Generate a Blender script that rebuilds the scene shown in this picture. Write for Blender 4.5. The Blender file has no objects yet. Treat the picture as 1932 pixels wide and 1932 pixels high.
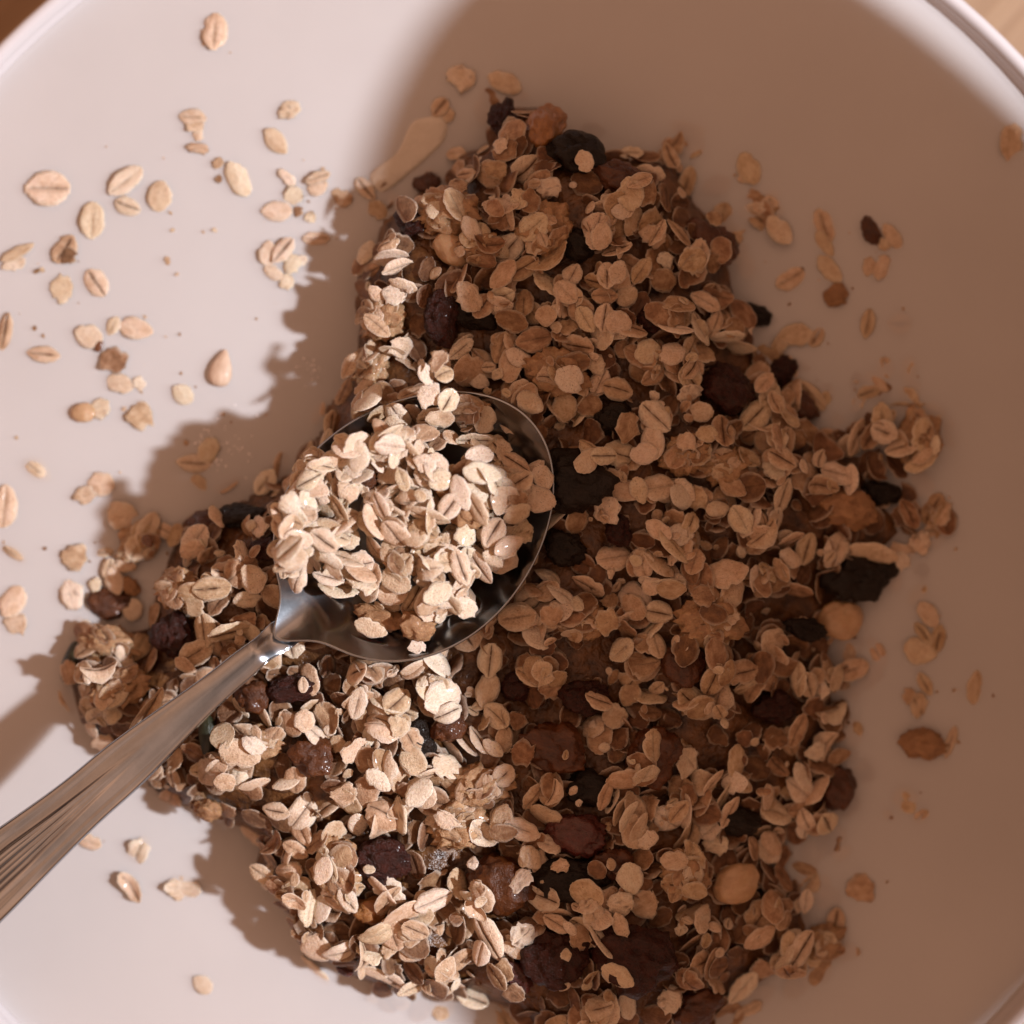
import bpy, math, random
import numpy as np
from mathutils import Vector, Matrix, noise

# ------------------------------------------------------------------ camera, light, exposure
sc = bpy.context.scene
COL = sc.collection
H = 0.36                                   # camera height over the milk surface, metres
HALF = 0.0966                              # half of the picture's width on the milk surface
cam_data = bpy.data.cameras.new('camera')
cam = bpy.data.objects.new('camera', cam_data); COL.objects.link(cam)
cam.location = (0, 0, H); cam.rotation_euler = (0, 0, 0)
cam_data.angle = 2 * math.atan(HALF / H)
cam_data.clip_start = 0.01; cam_data.clip_end = 20
cam_data.dof.use_dof = True; cam_data.dof.focus_distance = H - 0.022; cam_data.dof.aperture_fstop = 6.0
sc.camera = cam

world = bpy.data.worlds.new('World'); sc.world = world; world.use_nodes = True
wn = world.node_tree; wn.nodes.clear()
wo = wn.nodes.new('ShaderNodeOutputWorld'); wb = wn.nodes.new('ShaderNodeBackground')
tc = wn.nodes.new('ShaderNodeTexCoord'); sep = wn.nodes.new('ShaderNodeSeparateXYZ')
cr = wn.nodes.new('ShaderNodeValToRGB')     # dim warm room: dark floor, lit walls, dimmer ceiling
el = cr.color_ramp.elements
el[0].position = 0.42; el[0].color = (0.06, 0.030, 0.021, 1)
el[1].position = 1.0; el[1].color = (0.35, 0.215, 0.155, 1)
for p_e, c_e in ((0.58, (0.17, 0.083, 0.053, 1)), (0.72, (0.55, 0.272, 0.160, 1)), (0.88, (0.86, 0.435, 0.255, 1)), (0.95, (0.64, 0.36, 0.240, 1))):
    e = el.new(p_e); e.color = c_e
mr = wn.nodes.new('ShaderNodeMapRange'); mr.inputs[1].default_value = -1; mr.inputs[2].default_value = 1
wn.links.new(tc.outputs['Generated'], sep.inputs[0]); wn.links.new(sep.outputs['Z'], mr.inputs[0])
wn.links.new(mr.outputs[0], cr.inputs[0])
wno = wn.nodes.new('ShaderNodeTexNoise'); wno.inputs['Scale'].default_value = 2.2; wno.inputs['Detail'].default_value = 2.0   # furniture, walls and doorways of the room
wn.links.new(tc.outputs['Generated'], wno.inputs['Vector'])
wmr = wn.nodes.new('ShaderNodeMapRange'); wmr.inputs[1].default_value = 0.38; wmr.inputs[2].default_value = 0.62; wmr.inputs[3].default_value = 0.62; wmr.inputs[4].default_value = 1.35
wn.links.new(wno.outputs['Fac'], wmr.inputs[0])
wmx = wn.nodes.new('ShaderNodeMix'); wmx.data_type = 'RGBA'; wmx.blend_type = 'MULTIPLY'; wmx.inputs[0].default_value = 1.0
wn.links.new(cr.outputs[0], wmx.inputs[6]); wn.links.new(wmr.outputs[0], wmx.inputs[7]); wn.links.new(wmx.outputs[2], wb.inputs[0]); wn.links.new(wb.outputs[0], wo.inputs[0])
wb.inputs[1].default_value = 0.89

LAMP = Vector((0.56, -0.045, 0.60))
ld = bpy.data.lights.new('ceiling_lamp', 'AREA'); ld.shape = 'DISK'; ld.size = 0.031; ld.energy = 10.8
ld.color = (0.95, 0.945, 0.995)
lamp = bpy.data.objects.new('ceiling_lamp', ld); COL.objects.link(lamp); lamp.location = LAMP
lamp.rotation_euler = (-LAMP).to_track_quat('-Z', 'Y').to_euler()

sc.view_settings.view_transform = 'Standard'; sc.view_settings.look = 'None'
sc.view_settings.exposure = 0.0; sc.view_settings.gamma = 1.0
sc.render.engine = 'CYCLES'
sc.cycles.use_denoising = True
sc.cycles.max_bounces = 8; sc.cycles.diffuse_bounces = 5; sc.cycles.transparent_max_bounces = 12
sc.cycles.caustics_reflective = False; sc.cycles.caustics_refractive = False

rnd = random.Random(7)
rng = np.random.default_rng(7)

# ------------------------------------------------------------------ helpers
def P(px, py, z=0.0):
    """point of the photograph (in 1932nds of its width) at a given height"""
    k = 1e-4 * (1 - z / H)
    return ((px - 966) * k, (966 - py) * k)

def tag(o, label=None, cat=None, group=None, kind=None):
    if label: o['label'] = label
    if cat: o['category'] = cat
    if group: o['group'] = group
    if kind: o['kind'] = kind
    return o

def empty(name, loc=(0, 0, 0)):
    o = bpy.data.objects.new(name, None); o.empty_display_size = 0.01; o.location = loc
    COL.objects.link(o); return o

def mesh_from(name, verts, faces, mat=None, smooth=True, attrs=None):
    me = bpy.data.meshes.new(name)
    me.from_pydata([tuple(v) for v in verts], [], [tuple(f) for f in faces])
    if smooth: me.polygons.foreach_set('use_smooth', [True] * len(me.polygons))
    if attrs:
        for k, a in attrs.items():
            at = me.attributes.new(k, 'FLOAT', 'POINT'); at.data.foreach_set('value', np.asarray(a, dtype=np.float32))
    if mat: me.materials.append(mat)
    me.update(); return me

def link(name, me, parent=None, loc=None):
    o = bpy.data.objects.new(name, me); COL.objects.link(o)
    if parent: o.parent = parent
    if loc is not None: o.location = loc
    return o

# ------------------------------------------------------------------ materials
class NT:
    def __init__(s, name):
        s.m = bpy.data.materials.new(name); s.m.use_nodes = True; s.t = s.m.node_tree; s.t.nodes.clear()
        s.out = s.n('ShaderNodeOutputMaterial'); s.b = s.n('ShaderNodeBsdfPrincipled'); s.l(s.b.outputs[0], s.out.inputs[0])
    def n(s, t, **k):
        x = s.t.nodes.new(t)
        for a, v in k.items(): setattr(x, a, v)
        return x
    def l(s, a, b): s.t.links.new(a, b)
    def noise(s, scale, detail=4, rough=0.55, vec=None, dist=0.0):
        x = s.n('ShaderNodeTexNoise'); x.inputs['Scale'].default_value = scale; x.inputs['Detail'].default_value = detail
        x.inputs['Roughness'].default_value = rough; x.inputs['Distortion'].default_value = dist
        s.l(vec if vec is not None else s.coord(), x.inputs['Vector']); return x.outputs['Fac']
    def coord(s):
        if not hasattr(s, '_c'): s._c = s.n('ShaderNodeTexCoord').outputs['Object']
        return s._c
    def ramp(s, fac, stops):
        r = s.n('ShaderNodeValToRGB'); el = r.color_ramp.elements
        while len(el) > 1: el.remove(el[-1])
        el[0].position = stops[0][0]; el[0].color = (*stops[0][1], 1)
        for p, c in stops[1:]:
            q = el.new(p); q.color = (*c, 1)
        s.l(fac, r.inputs[0]); return r.outputs[0]
    def math(s, op, a, b=None, clamp=False):
        x = s.n('ShaderNodeMath', operation=op); x.use_clamp = clamp
        for i, v in enumerate((a, b)):
            if v is None: continue
            if isinstance(v, (int, float)): x.inputs[i].default_value = v
            else: s.l(v, x.inputs[i])
        return x.outputs[0]
    def mix(s, fac, a, b, blend='MIX'):
        x = s.n('ShaderNodeMix', data_type='RGBA', blend_type=blend)
        if isinstance(fac, (int, float)): x.inputs[0].default_value = fac
        else: s.l(fac, x.inputs[0])
        for i, v in ((6, a), (7, b)):
            if isinstance(v, tuple): x.inputs[i].default_value = (*v, 1)
            else: s.l(v, x.inputs[i])
        return x.outputs[2]
    def bump(s, h, dist, strength=1.0):
        x = s.n('ShaderNodeBump'); x.inputs['Distance'].default_value = dist; x.inputs['Strength'].default_value = strength
        s.l(h, x.inputs['Height']); s.l(x.outputs[0], s.b.inputs['Normal']); return x
    def set(s, **k):
        for a, v in k.items():
            i = s.b.inputs[a.replace('_', ' ')]
            if hasattr(v, 'is_linked') or hasattr(v, 'links'): s.l(v, i)
            elif isinstance(v, tuple) and len(v) == 3 and 'Radius' not in a: i.default_value = (*v, 1)
            else: i.default_value = v

def tone_of(m):
    """0 pale ... 1 toasted (in the deep layer, painted gap shade): the object's own tone plus the tone stored on joined flakes"""
    oi = m.n('ShaderNodeObjectInfo'); s = m.n('ShaderNodeSeparateColor'); m.l(oi.outputs['Color'], s.inputs[0])
    a = m.n('ShaderNodeAttribute'); a.attribute_name = 'tone'
    return m.math('ADD', s.outputs[0], a.outputs['Fac'], True), oi.outputs['Random']

def make_oat():
    m = NT('oat_flake')
    tone, r = tone_of(m)
    off = m.n('ShaderNodeVectorMath', operation='ADD'); m.l(m.coord(), off.inputs[0])
    cmb = m.n('ShaderNodeCombineXYZ'); m.l(m.math('MULTIPLY', r, 7.0), cmb.inputs[0]); m.l(m.math('MULTIPLY', r, 3.0), cmb.inputs[1]); m.l(cmb.outputs[0], off.inputs[1])
    v = off.outputs[0]
    n1 = m.noise(1.6, 3, 0.6, v); n2 = m.noise(7.0, 4, 0.65, v); n3 = m.noise(26.0, 2, 0.6, v)
    t2 = m.math('ADD', tone, m.math('MULTIPLY', m.math('SUBTRACT', n1, 0.5), 0.75), True)
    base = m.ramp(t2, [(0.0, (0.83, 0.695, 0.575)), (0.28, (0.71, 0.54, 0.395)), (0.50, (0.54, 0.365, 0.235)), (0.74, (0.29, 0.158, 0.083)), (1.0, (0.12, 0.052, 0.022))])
    fl = m.ramp(n2, [(0.30, (0.80, 0.74, 0.68)), (0.52, (1, 1, 1)), (0.75, (1.08, 1.08, 1.08))])
    base = m.mix(1.0, base, fl, 'MULTIPLY')
    gi = m.n('ShaderNodeNewGeometry'); hue = m.math('FRACT', m.math('ADD', gi.outputs['Random Per Island'], m.math('MULTIPLY', r, 3.7)))
    base = m.mix(1.0, base, m.ramp(hue, [(0.0, (1.0, 0.93, 0.90)), (0.5, (1.0, 1.0, 1.0)), (1.0, (0.97, 0.985, 0.91))]), 'MULTIPLY')
    wet = m.math('MULTIPLY', m.math('SUBTRACT', n1, 0.48), 5.0, True); m.set(Coat_Weight=m.math('MULTIPLY', wet, 0.35), Coat_Roughness=0.12)
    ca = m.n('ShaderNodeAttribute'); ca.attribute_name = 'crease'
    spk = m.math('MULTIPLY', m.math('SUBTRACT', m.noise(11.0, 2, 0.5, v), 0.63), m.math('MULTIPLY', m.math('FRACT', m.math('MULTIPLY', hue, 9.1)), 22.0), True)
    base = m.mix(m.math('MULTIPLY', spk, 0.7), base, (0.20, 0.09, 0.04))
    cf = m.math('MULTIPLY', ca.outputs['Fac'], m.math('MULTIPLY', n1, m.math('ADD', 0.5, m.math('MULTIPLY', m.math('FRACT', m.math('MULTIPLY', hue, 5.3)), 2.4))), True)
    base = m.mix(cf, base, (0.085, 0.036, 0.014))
    ea = m.n('ShaderNodeAttribute'); ea.attribute_name = 'edge'
    base = m.mix(m.math('MULTIPLY', ea.outputs['Fac'], m.math('MULTIPLY', n2, 0.9)), base, (0.88, 0.75, 0.62))
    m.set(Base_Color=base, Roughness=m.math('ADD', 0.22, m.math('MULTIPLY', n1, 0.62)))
    m.set(Subsurface_Weight=0.18, Subsurface_Radius=(0.0016, 0.0009, 0.0005), Subsurface_Scale=0.6)
    m.b.inputs['Specular IOR Level'].default_value = 0.35
    m.bump(m.math('ADD', m.math('MULTIPLY', n2, 1.0), m.math('MULTIPLY', n3, 0.25)), 0.00035, 1.0)
    return m.m
def make_lump(name, stops, rough, scale=2.2, sss=0.25, coat=0.0, bdist=0.06, spec=0.5):
    m = NT(name)
    n1 = m.noise(scale, 4, 0.6); n2 = m.noise(scale * 5, 4, 0.65)
    base = m.ramp(m.math('ADD', m.math('MULTIPLY', n1, 0.7), m.math('MULTIPLY', n2, 0.3)), stops)
    m.set(Base_Color=base, Roughness=m.math('ADD', rough - 0.08, m.math('MULTIPLY', n2, 0.2)))
    m.set(Subsurface_Weight=sss, Subsurface_Radius=(0.002, 0.0008, 0.0004), Subsurface_Scale=0.8, Coat_Weight=coat, Coat_Roughness=0.12)
    m.b.inputs['Specular IOR Level'].default_value = spec
    m.bump(m.math('ADD', n1, m.math('MULTIPLY', n2, 0.5)), bdist * (0.006 if scale < 20 else 1.0), 1.0)
    return m.m

OAT = make_oat()
M = {
 'raisin': make_lump('dark_raisin', [(0.3, (0.008, 0.002, 0.001)), (0.62, (0.052, 0.009, 0.004))], 0.30, 2.6, 0.0, 0.15, 0.14, 0.3),
 'date': make_lump('amber_sultana', [(0.3, (0.030, 0.007, 0.002)), (0.7, (0.135, 0.040, 0.009))], 0.30, 1.5, 0.05, 0.3, 0.10, 0.4),
 'amber': make_lump('pale_amber_sultana', [(0.3, (0.20, 0.075, 0.018)), (0.7, (0.40, 0.18, 0.055))], 0.30, 1.8, 0.2, 0.5, 0.08),
 'cranberry': make_lump('red_cranberry', [(0.3, (0.040, 0.005, 0.003)), (0.7, (0.115, 0.017, 0.009))], 0.28, 2.2, 0.25, 0.5, 0.09),
 'black': make_lump('black_seed', [(0.3, (0.004, 0.002, 0.001)), (0.7, (0.016, 0.007, 0.003))], 0.30, 1.8, 0.0, 0.12, 0.12, 0.25),
 'green': make_lump('green_pumpkin_seed', [(0.3, (0.012, 0.014, 0.006)), (0.7, (0.028, 0.032, 0.013))], 0.34, 1.5, 0.0, 0.2, 0.03),
 'cluster': make_lump('toasted_cluster', [(0.28, (0.22, 0.105, 0.045)), (0.5, (0.42, 0.245, 0.125)), (0.72, (0.60, 0.40, 0.235))], 0.42, 2.4, 0.2, 0.25, 0.10),
 'nut': make_lump('peeled_nut', [(0.3, (0.40, 0.24, 0.125)), (0.7, (0.58, 0.39, 0.235))], 0.36, 1.2, 0.3, 0.3, 0.03),
 'walnut': make_lump('walnut', [(0.3, (0.22, 0.10, 0.042)), (0.7, (0.46, 0.26, 0.125))], 0.45, 2.2, 0.15, 0.1, 0.08),
 'linseed': make_lump('linseed', [(0.3, (0.10, 0.035, 0.014)), (0.7, (0.17, 0.065, 0.028))], 0.22, 1.2, 0.1, 0.5, 0.01),
 'sunflower': make_lump('sunflower_kernel', [(0.3, (0.50, 0.34, 0.24)), (0.7, (0.66, 0.49, 0.36))], 0.45, 1.6, 0.0, 0.15, 0.03),
 'coconut': make_lump('coconut_chip', [(0.3, (0.58, 0.51, 0.43)), (0.7, (0.68, 0.61, 0.52))], 0.30, 300.0, 0.0, 0.3, 0.0004),
}
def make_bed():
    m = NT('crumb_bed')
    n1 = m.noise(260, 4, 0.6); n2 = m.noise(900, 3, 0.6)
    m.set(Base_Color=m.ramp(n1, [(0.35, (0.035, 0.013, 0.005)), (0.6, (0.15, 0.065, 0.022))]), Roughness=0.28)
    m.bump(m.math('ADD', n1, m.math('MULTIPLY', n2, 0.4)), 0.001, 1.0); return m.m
BED = make_bed()

def make_porcelain():
    m = NT('white_porcelain')
    n = m.noise(30, 2, 0.5)
    m.set(Base_Color=m.ramp(n, [(0.3, (0.585, 0.565, 0.58)), (0.7, (0.605, 0.585, 0.60))]), Roughness=0.14, Coat_Weight=0.4, Coat_Roughness=0.05); return m.m
PORC = make_porcelain()
def make_milk(name, clear):
    m = NT(name)
    n = m.noise(45, 3, 0.5)
    m.set(Base_Color=m.ramp(n, [(0.3, (0.665, 0.65, 0.655)), (0.7, (0.69, 0.675, 0.68))]), Roughness=0.22)
    m.b.inputs['IOR'].default_value = 1.35; m.b.inputs['Specular IOR Level'].default_value = 0.4
    m.bump(m.noise(70, 2, 0.5), 0.00012, 1.0)
    if clear > 0:
        tr = m.n('ShaderNodeBsdfTransparent'); mx = m.n('ShaderNodeMixShader'); mx.inputs[0].default_value = clear
        tr.inputs[0].default_value = (1, 0.99, 0.97, 1)
        m.l(m.b.outputs[0], mx.inputs[1]); m.l(tr.outputs[0], mx.inputs[2]); m.l(mx.outputs[0], m.out.inputs[0])
    return m.m
MILK_TOP = make_milk('milk_surface', 0.42); MILK_MID = make_milk('milk_depth', 0.45); MILK_BODY = make_milk('milk_body', 0)

def make_steel():
    m = NT('brushed_steel')
    mp = m.n('ShaderNodeMapping'); mp.inputs['Scale'].default_value = (60, 1800, 1800); m.l(m.coord(), mp.inputs[0])
    s = m.noise(1.0, 4, 0.6, mp.outputs[0]); sm = m.noise(130, 5, 0.65); sp = m.noise(1100, 2, 0.6)
    m.set(Base_Color=m.ramp(sm, [(0.35, (0.38, 0.42, 0.47)), (0.65, (0.45, 0.49, 0.54))]), Metallic=1.0)
    m.set(Roughness=m.math('ADD', 0.13, m.math('MULTIPLY', sm, 0.09)))
    m.bump(sp, 0.00001, 0.5); return m.m
STEEL = make_steel()
def make_wood(name, c0, c1, c2, seed):
    m = NT(name)
    mp = m.n('ShaderNodeMapping'); mp.inputs['Scale'].default_value = (9, 90, 40); mp.inputs['Location'].default_value = (seed, seed * 2, 0)
    m.l(m.coord(), mp.inputs[0])
    n = m.noise(1.0, 5, 0.6, mp.outputs[0], 1.2); n2 = m.noise(5.0, 3, 0.6, mp.outputs[0])
    m.set(Base_Color=m.ramp(m.math('ADD', m.math('MULTIPLY', n, 0.75), m.math('MULTIPLY', n2, 0.25)), [(0.3, c0), (0.5, c1), (0.7, c2)]), Roughness=0.42)
    m.bump(n, 0.0004, 0.5); return m.m
WOOD_TAN = make_wood('tan_wood', (0.25, 0.150, 0.085), (0.33, 0.21, 0.125), (0.40, 0.27, 0.165), 1)
WOOD_TAN2 = make_wood('honey_wood', (0.22, 0.125, 0.065), (0.30, 0.185, 0.10), (0.36, 0.235, 0.14), 5)
WOOD_RED_SHADED = make_wood('shaded_red_wood', (0.09, 0.022, 0.011), (0.15, 0.040, 0.020), (0.21, 0.065, 0.034), 3)

# ------------------------------------------------------------------ table, bowl, milk
TABLE_Z = -0.047
table = empty('tabletop', (0, 0, TABLE_Z)); table['kind'] = 'structure'
py = -0.60; k = 0
plank_rows = [0.085, 0.092, 0.088, 0.095, 0.090, 0.086, 0.093, 0.088, 0.09, 0.09, 0.088, 0.09, 0.092]
ang = math.radians(48)
def plank_mesh(x0, x1, y0, y1, mat):
    g = 0.0006; b = 0.0012; z1 = 0.0
    x0 += g; x1 -= g; y0 += g; y1 -= g
    v = [(x0, y0, -0.02), (x1, y0, -0.02), (x1, y1, -0.02), (x0, y1, -0.02),
         (x0, y0, z1 - b), (x1, y0, z1 - b), (x1, y1, z1 - b), (x0, y1, z1 - b),
         (x0 + b, y0 + b, z1), (x1 - b, y0 + b, z1), (x1 - b, y1 - b, z1), (x0 + b, y1 - b, z1)]
    f = [(3, 2, 1, 0), (8, 9, 10, 11)]
    for i in range(4):
        j = (i + 1) % 4; f += [(i, j, 4 + j, 4 + i), (4 + i, 4 + j, 8 + j, 8 + i)]
    return mesh_from('plank', v, f, mat, False)
for i, w in enumerate(plank_rows):
    xx = -0.65 + (0.13 if i % 2 else 0.0)
    for j in range(4):
        L = 0.34 if not (i % 2 and j == 0) else 0.22
        mat = (WOOD_TAN, WOOD_TAN2)[(i + j) % 2]
        c = Vector((xx + L / 2, py + w / 2, 0)); c.rotate(Matrix.Rotation(ang, 3, 'Z'))
        if (c - Vector((-0.15, 0.14, 0))).length < 0.12: mat = WOOD_RED_SHADED  # bowl's shade on the table, put into darker reddish planks
        o = link('plank', plank_mesh(xx, xx + L, py, py + w, mat), table); o.rotation_euler.z = ang
        xx += L
    py += w

BC = Vector((-0.00137, -0.0053, 0))         # axis of the bowl
def lathe(profile, n=160, closed=False):
    v = []; f = []
    m_ = len(profile)
    for i in range(n):
        a = 2 * math.pi * i / n
        for r, z in profile: v.append((r * math.cos(a), r * math.sin(a), z))
    for i in range(n):
        j = (i + 1) % n
        for k_ in range(m_ - 1 + (1 if closed else 0)):
            q = (k_ + 1) % m_
            f.append((i * m_ + k_, j * m_ + k_, j * m_ + q, i * m_ + q))
    return v, f
RIN, ROUT, HR = 0.1297, 0.1329, 0.0042
bowl = empty('bowl', (BC.x, BC.y, TABLE_Z))
tag(bowl, 'white glazed porcelain bowl with rounded rim, filled with milk and muesli', 'bowl')
dz = -TABLE_Z
prof_in = [(0.0005, -0.036), (0.04, -0.0355), (0.075, -0.031), (0.100, -0.020), (0.114, -0.014), (0.1225, -0.006), (0.1284, -0.0012), (0.1292, 0.0004), (RIN, HR - 0.0025)]
prof_out = [(ROUT, HR - 0.0030), (0.1316, -0.001), (0.1235, -0.005), (0.115, -0.017), (0.098, -0.030), (0.070, -0.040), (0.060, -0.043)]
rim_prof = [(RIN, HR - 0.0025)]
cxr = (RIN + ROUT) / 2; hw = (ROUT - RIN) / 2
for i in range(1, 12):
    a = math.pi - math.pi * i / 12
    rim_prof.append((cxr + hw * math.cos(a), HR - 0.0025 + 0.0024 * math.sin(a)))
rim_prof.append((ROUT, HR - 0.0030))
v, f = lathe([(r, z + dz) for r, z in prof_in]); link('bowl_inside', mesh_from('bowl_inside', v, f, PORC), bowl)
v, f = lathe([(r, z + dz) for r, z in rim_prof]); link('rim', mesh_from('rim', v, f, PORC), bowl)
v, f = lathe([(r, z + dz) for r, z in prof_out]); link('bowl_outside', mesh_from('bowl_outside', v, f, PORC), bowl)
v, f = lathe([(0.0598, 0.0045), (0.0585, 0.0002), (0.0550, 0.0002), (0.0540, 0.0045)]); link('foot_ring', mesh_from('foot_ring', v, f, PORC), bowl)

def disc(R, z, men=0.0):
    prof = [(0.0002, z), (0.03, z), (0.06, z), (0.09, z), (0.11, z), (R - 0.003, z), (R - 0.0012, z + men * 0.25), (R, z + men)]
    return lathe(prof, 128)
v1, f1 = disc(0.1290, 0.0, 0.0003); v2, f2 = disc(0.1284, -0.0009); v3, f3 = disc(0.1277, -0.0022)
vs = v1 + v2 + v3; fs = list(f1) + [tuple(i + len(v1) for i in q) for q in f2] + [tuple(i + len(v1) + len(v2) for i in q) for q in f3]
me = mesh_from('milk', vs, fs, MILK_TOP); me.materials.append(MILK_MID); me.materials.append(MILK_BODY)
mi = [0] * len(f1) + [1] * len(f2) + [2] * len(f3); me.polygons.foreach_set('material_index', mi)
milk = link('milk', me, None, (BC.x, BC.y, 0)); tag(milk, 'smooth white milk filling the bowl around the muesli heap', 'milk')

# ------------------------------------------------------------------ flake shapes
def flake_geo(seed, kind, nu=13, vl=(-1, -0.72, -0.36, -0.09, 0, 0.09, 0.36, 0.72, 1)):
    """x half length 1, y half width 1, thickness in half lengths. kind: crease, plain, broken, curl"""
    r = random.Random(seed)
    us = [-math.cos(math.pi * (i + 0.35) / (nu - 0.3)) for i in range(nu)]
    egg = r.uniform(-0.16, 0.16); jag = {'crease': 0.06, 'plain': 0.06, 'broken': 0.20, 'curl': 0.09}[kind]
    p1, p2 = r.uniform(0, 6), r.uniform(0, 6)
    kx, ky, kt = r.uniform(-0.12, 0.12), r.uniform(-0.16, 0.10), r.uniform(-0.12, 0.12)
    if kind == 'curl': kx, ky, kt = r.uniform(0.25, 0.5) * r.choice((-1, 1)), r.uniform(-0.5, 0.5), r.uniform(-0.25, 0.25)
    th = r.uniform(0.050, 0.085); c0 = r.uniform(-0.95, -0.7); c1 = r.uniform(0.35, 0.95); cw = r.uniform(-0.08, 0.08)
    nt = {}
    if kind != 'broken':
        for _ in range(r.randint(0, 2)): nt[(r.randint(1, nu - 2), r.choice((0, 1)))] = r.uniform(0.74, 0.88)
    top = []; cre = []; bot = []; edg = []
    cut = r.uniform(0.1, 0.6) if kind == 'broken' else 9
    for i, u in enumerate(us):
        uu = u if u < cut else cut + (u - cut) * 0.25
        w = max(0.12, (1 - abs(u) ** 2.25)) ** 0.55 * (1 + egg * u)
        if kind == 'broken' and u > cut: w *= r.uniform(0.55, 0.9)
        wp = w * (1 + jag * (math.sin(5.1 * u + p1) * 0.6 + r.uniform(-1, 1))) * nt.get((i, 1), 1)
        wm = w * (1 + jag * (math.sin(4.3 * u + p2) * 0.6 + r.uniform(-1, 1))) * nt.get((i, 0), 1)
        endf = 1 - abs(u) ** 4
        for v in vl:
            y = v * (wp if v > 0 else wm)
            x = uu * (1 - 0.05 * abs(v)) + jag * 0.35 * r.uniform(-1, 1) * (abs(v) > 0.9 or abs(u) > 0.93)
            mid = kx * x * x + ky * y * y + kt * x * y
            prof = max(0.0, 1 - abs(v) ** 3) ** 0.6 * endf
            h = th * (0.25 + 0.75 * prof) if abs(v) < 1 else th * 0.05
            h += th * 0.22 * math.sin(6 * x + p1) * math.sin(5 * y + p2) * prof
            c = 0.0
            if kind in ('crease', 'curl'):
                s = 1.0 if c0 < u < c1 else 0.15
                g = math.exp(-(v / 0.085) ** 2)
                h -= th * 0.8 * g * s; h += th * 0.28 * math.exp(-((abs(v) - 0.3) / 0.2) ** 2) * s * endf
                c = g * s
            if kind == 'plain': h += th * 0.10 * math.cos(3 * v)
            if kind == 'broken': h += th * r.uniform(-0.3, 0.3) * prof; c = 0.5 * (r.random() < 0.10)
            yy = y + (cw * math.sin(2 * u + p1) if abs(v) < 0.95 else 0)
            top.append((x, yy, mid + h)); cre.append(c); edg.append(1.0 if (abs(v) > 0.99 or i in (0, nu - 1)) else 0.0)
            bot.append((x, y, mid - th * 0.35 * (0.3 + prof)))
    nv = len(vl); n = len(top); verts = top + bot; F = []
    for i in range(nu - 1):
        for j in range(nv - 1):
            a = i * nv + j; F.append((a, a + nv, a + nv + 1, a + 1)); b = a + n; F.append((b, b + 1, b + nv + 1, b + nv))
    for i in range(nu - 1):
        a = i * nv; F.append((a, a + n, a + n + nv, a + nv)); a = i * nv + nv - 1; F.append((a, a + nv, a + n + nv, a + n))
    for j in range(nv - 1):
        a = j; F.append((a, a + 1, a + n + 1, a + n)); a = (nu - 1) * nv + j; F.append((a, a + n, a + n + 1, a + 1))
    cre = cre + [0.0] * n
    return np.array(verts), F, np.array(cre), np.array(edg + edg)

KIND_SEEDS = {'crease': 18, 'plain': 14, 'broken': 16, 'curl': 10}
LOW = dict(nu=8, vl=(-1, -0.55, -0.14, 0, 0.14, 0.55, 1))
geo = {}
for kd, cnt in KIND_SEEDS.items():
    for s in range(cnt):
        geo[(kd, s)] = [flake_geo(hash(kd == 'crease') * 31 + len(kd) * 100 + s, kd), flake_geo(len(kd) * 100 + s, kd, **LOW), None]
def hi_mesh(key):
    g = geo[key]
    if g[2] is None: g[2] = mesh_from('oat_flake', g[0][0], g[0][1], OAT, True, {'crease': g[0][2], 'edge': g[0][3]})
    return g[2]

# lumps: displaced balls
import bmesh
def ball(seed, sub=4, amp=0.18, freq=1.6, ridge=0.0, flat=1.0, teardrop=0.0):
    bm = bmesh.new(); bmesh.ops.create_icosphere(bm, subdivisions=sub, radius=1.0)
    o = Vector((seed * 7.3, seed * 1.7, -seed * 3.1))
    for v_ in bm.verts:
        d = v_.co.normalized()
        n0 = noise.noise(d * freq + o); n1 = noise.noise(d * freq * 2.7 + o)
        n2 = 1 - abs(noise.noise(d * freq * 2.2 - o)) * 2.2
        s = 1 + amp * n0 + amp * 0.5 * n1 + ridge * (n2 - 0.5) + ridge * 0.5 * (0.5 - abs(noise.noise(d * freq * 5 + o)) * 2)
        p = d * s
        if teardrop:
            p.y *= (1 - teardrop * p.x); p.z *= (1 - teardrop * 0.7 * p.x)
        p.z *= flat; v_.co = p
    me_ = bpy.data.meshes.new('lump'); bm.to_mesh(me_); bm.free()
    me_.polygons.foreach_set('use_smooth', [True] * len(me_.polygons)); return me_
_lc = {}
def lump_mesh(kind, seed):
    k_ = (kind, seed)
    if k_ in _lc: return _lc[k_]
    par = dict(raisin=dict(amp=0.34, freq=1.1, ridge=0.19), date=dict(amp=0.34, freq=1.1, ridge=0.15), amber=dict(amp=0.3, freq=1.2, ridge=0.10),
               cranberry=dict(amp=0.26, freq=1.4, ridge=0.16), black=dict(amp=0.36, freq=1.3, ridge=0.12, teardrop=0.08), green=dict(amp=0.06, freq=1.0, ridge=0.03, teardrop=0.25),
               cluster=dict(amp=0.42, freq=2.0, ridge=0.22), nut=dict(amp=0.14, freq=1.0, ridge=0.03), walnut=dict(amp=0.32, freq=1.7, ridge=0.16),
               linseed=dict(amp=0.02, freq=1.0, teardrop=0.25, sub=3), sunflower=dict(amp=0.04, freq=1.0, ridge=0.02, teardrop=0.5), coconut=dict(amp=0.1, freq=1.0))[kind]
    me_ = ball(seed + 1, **par); me_.materials.append(M[kind]); me_.name = kind; _lc[k_] = me_; return me_

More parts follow.
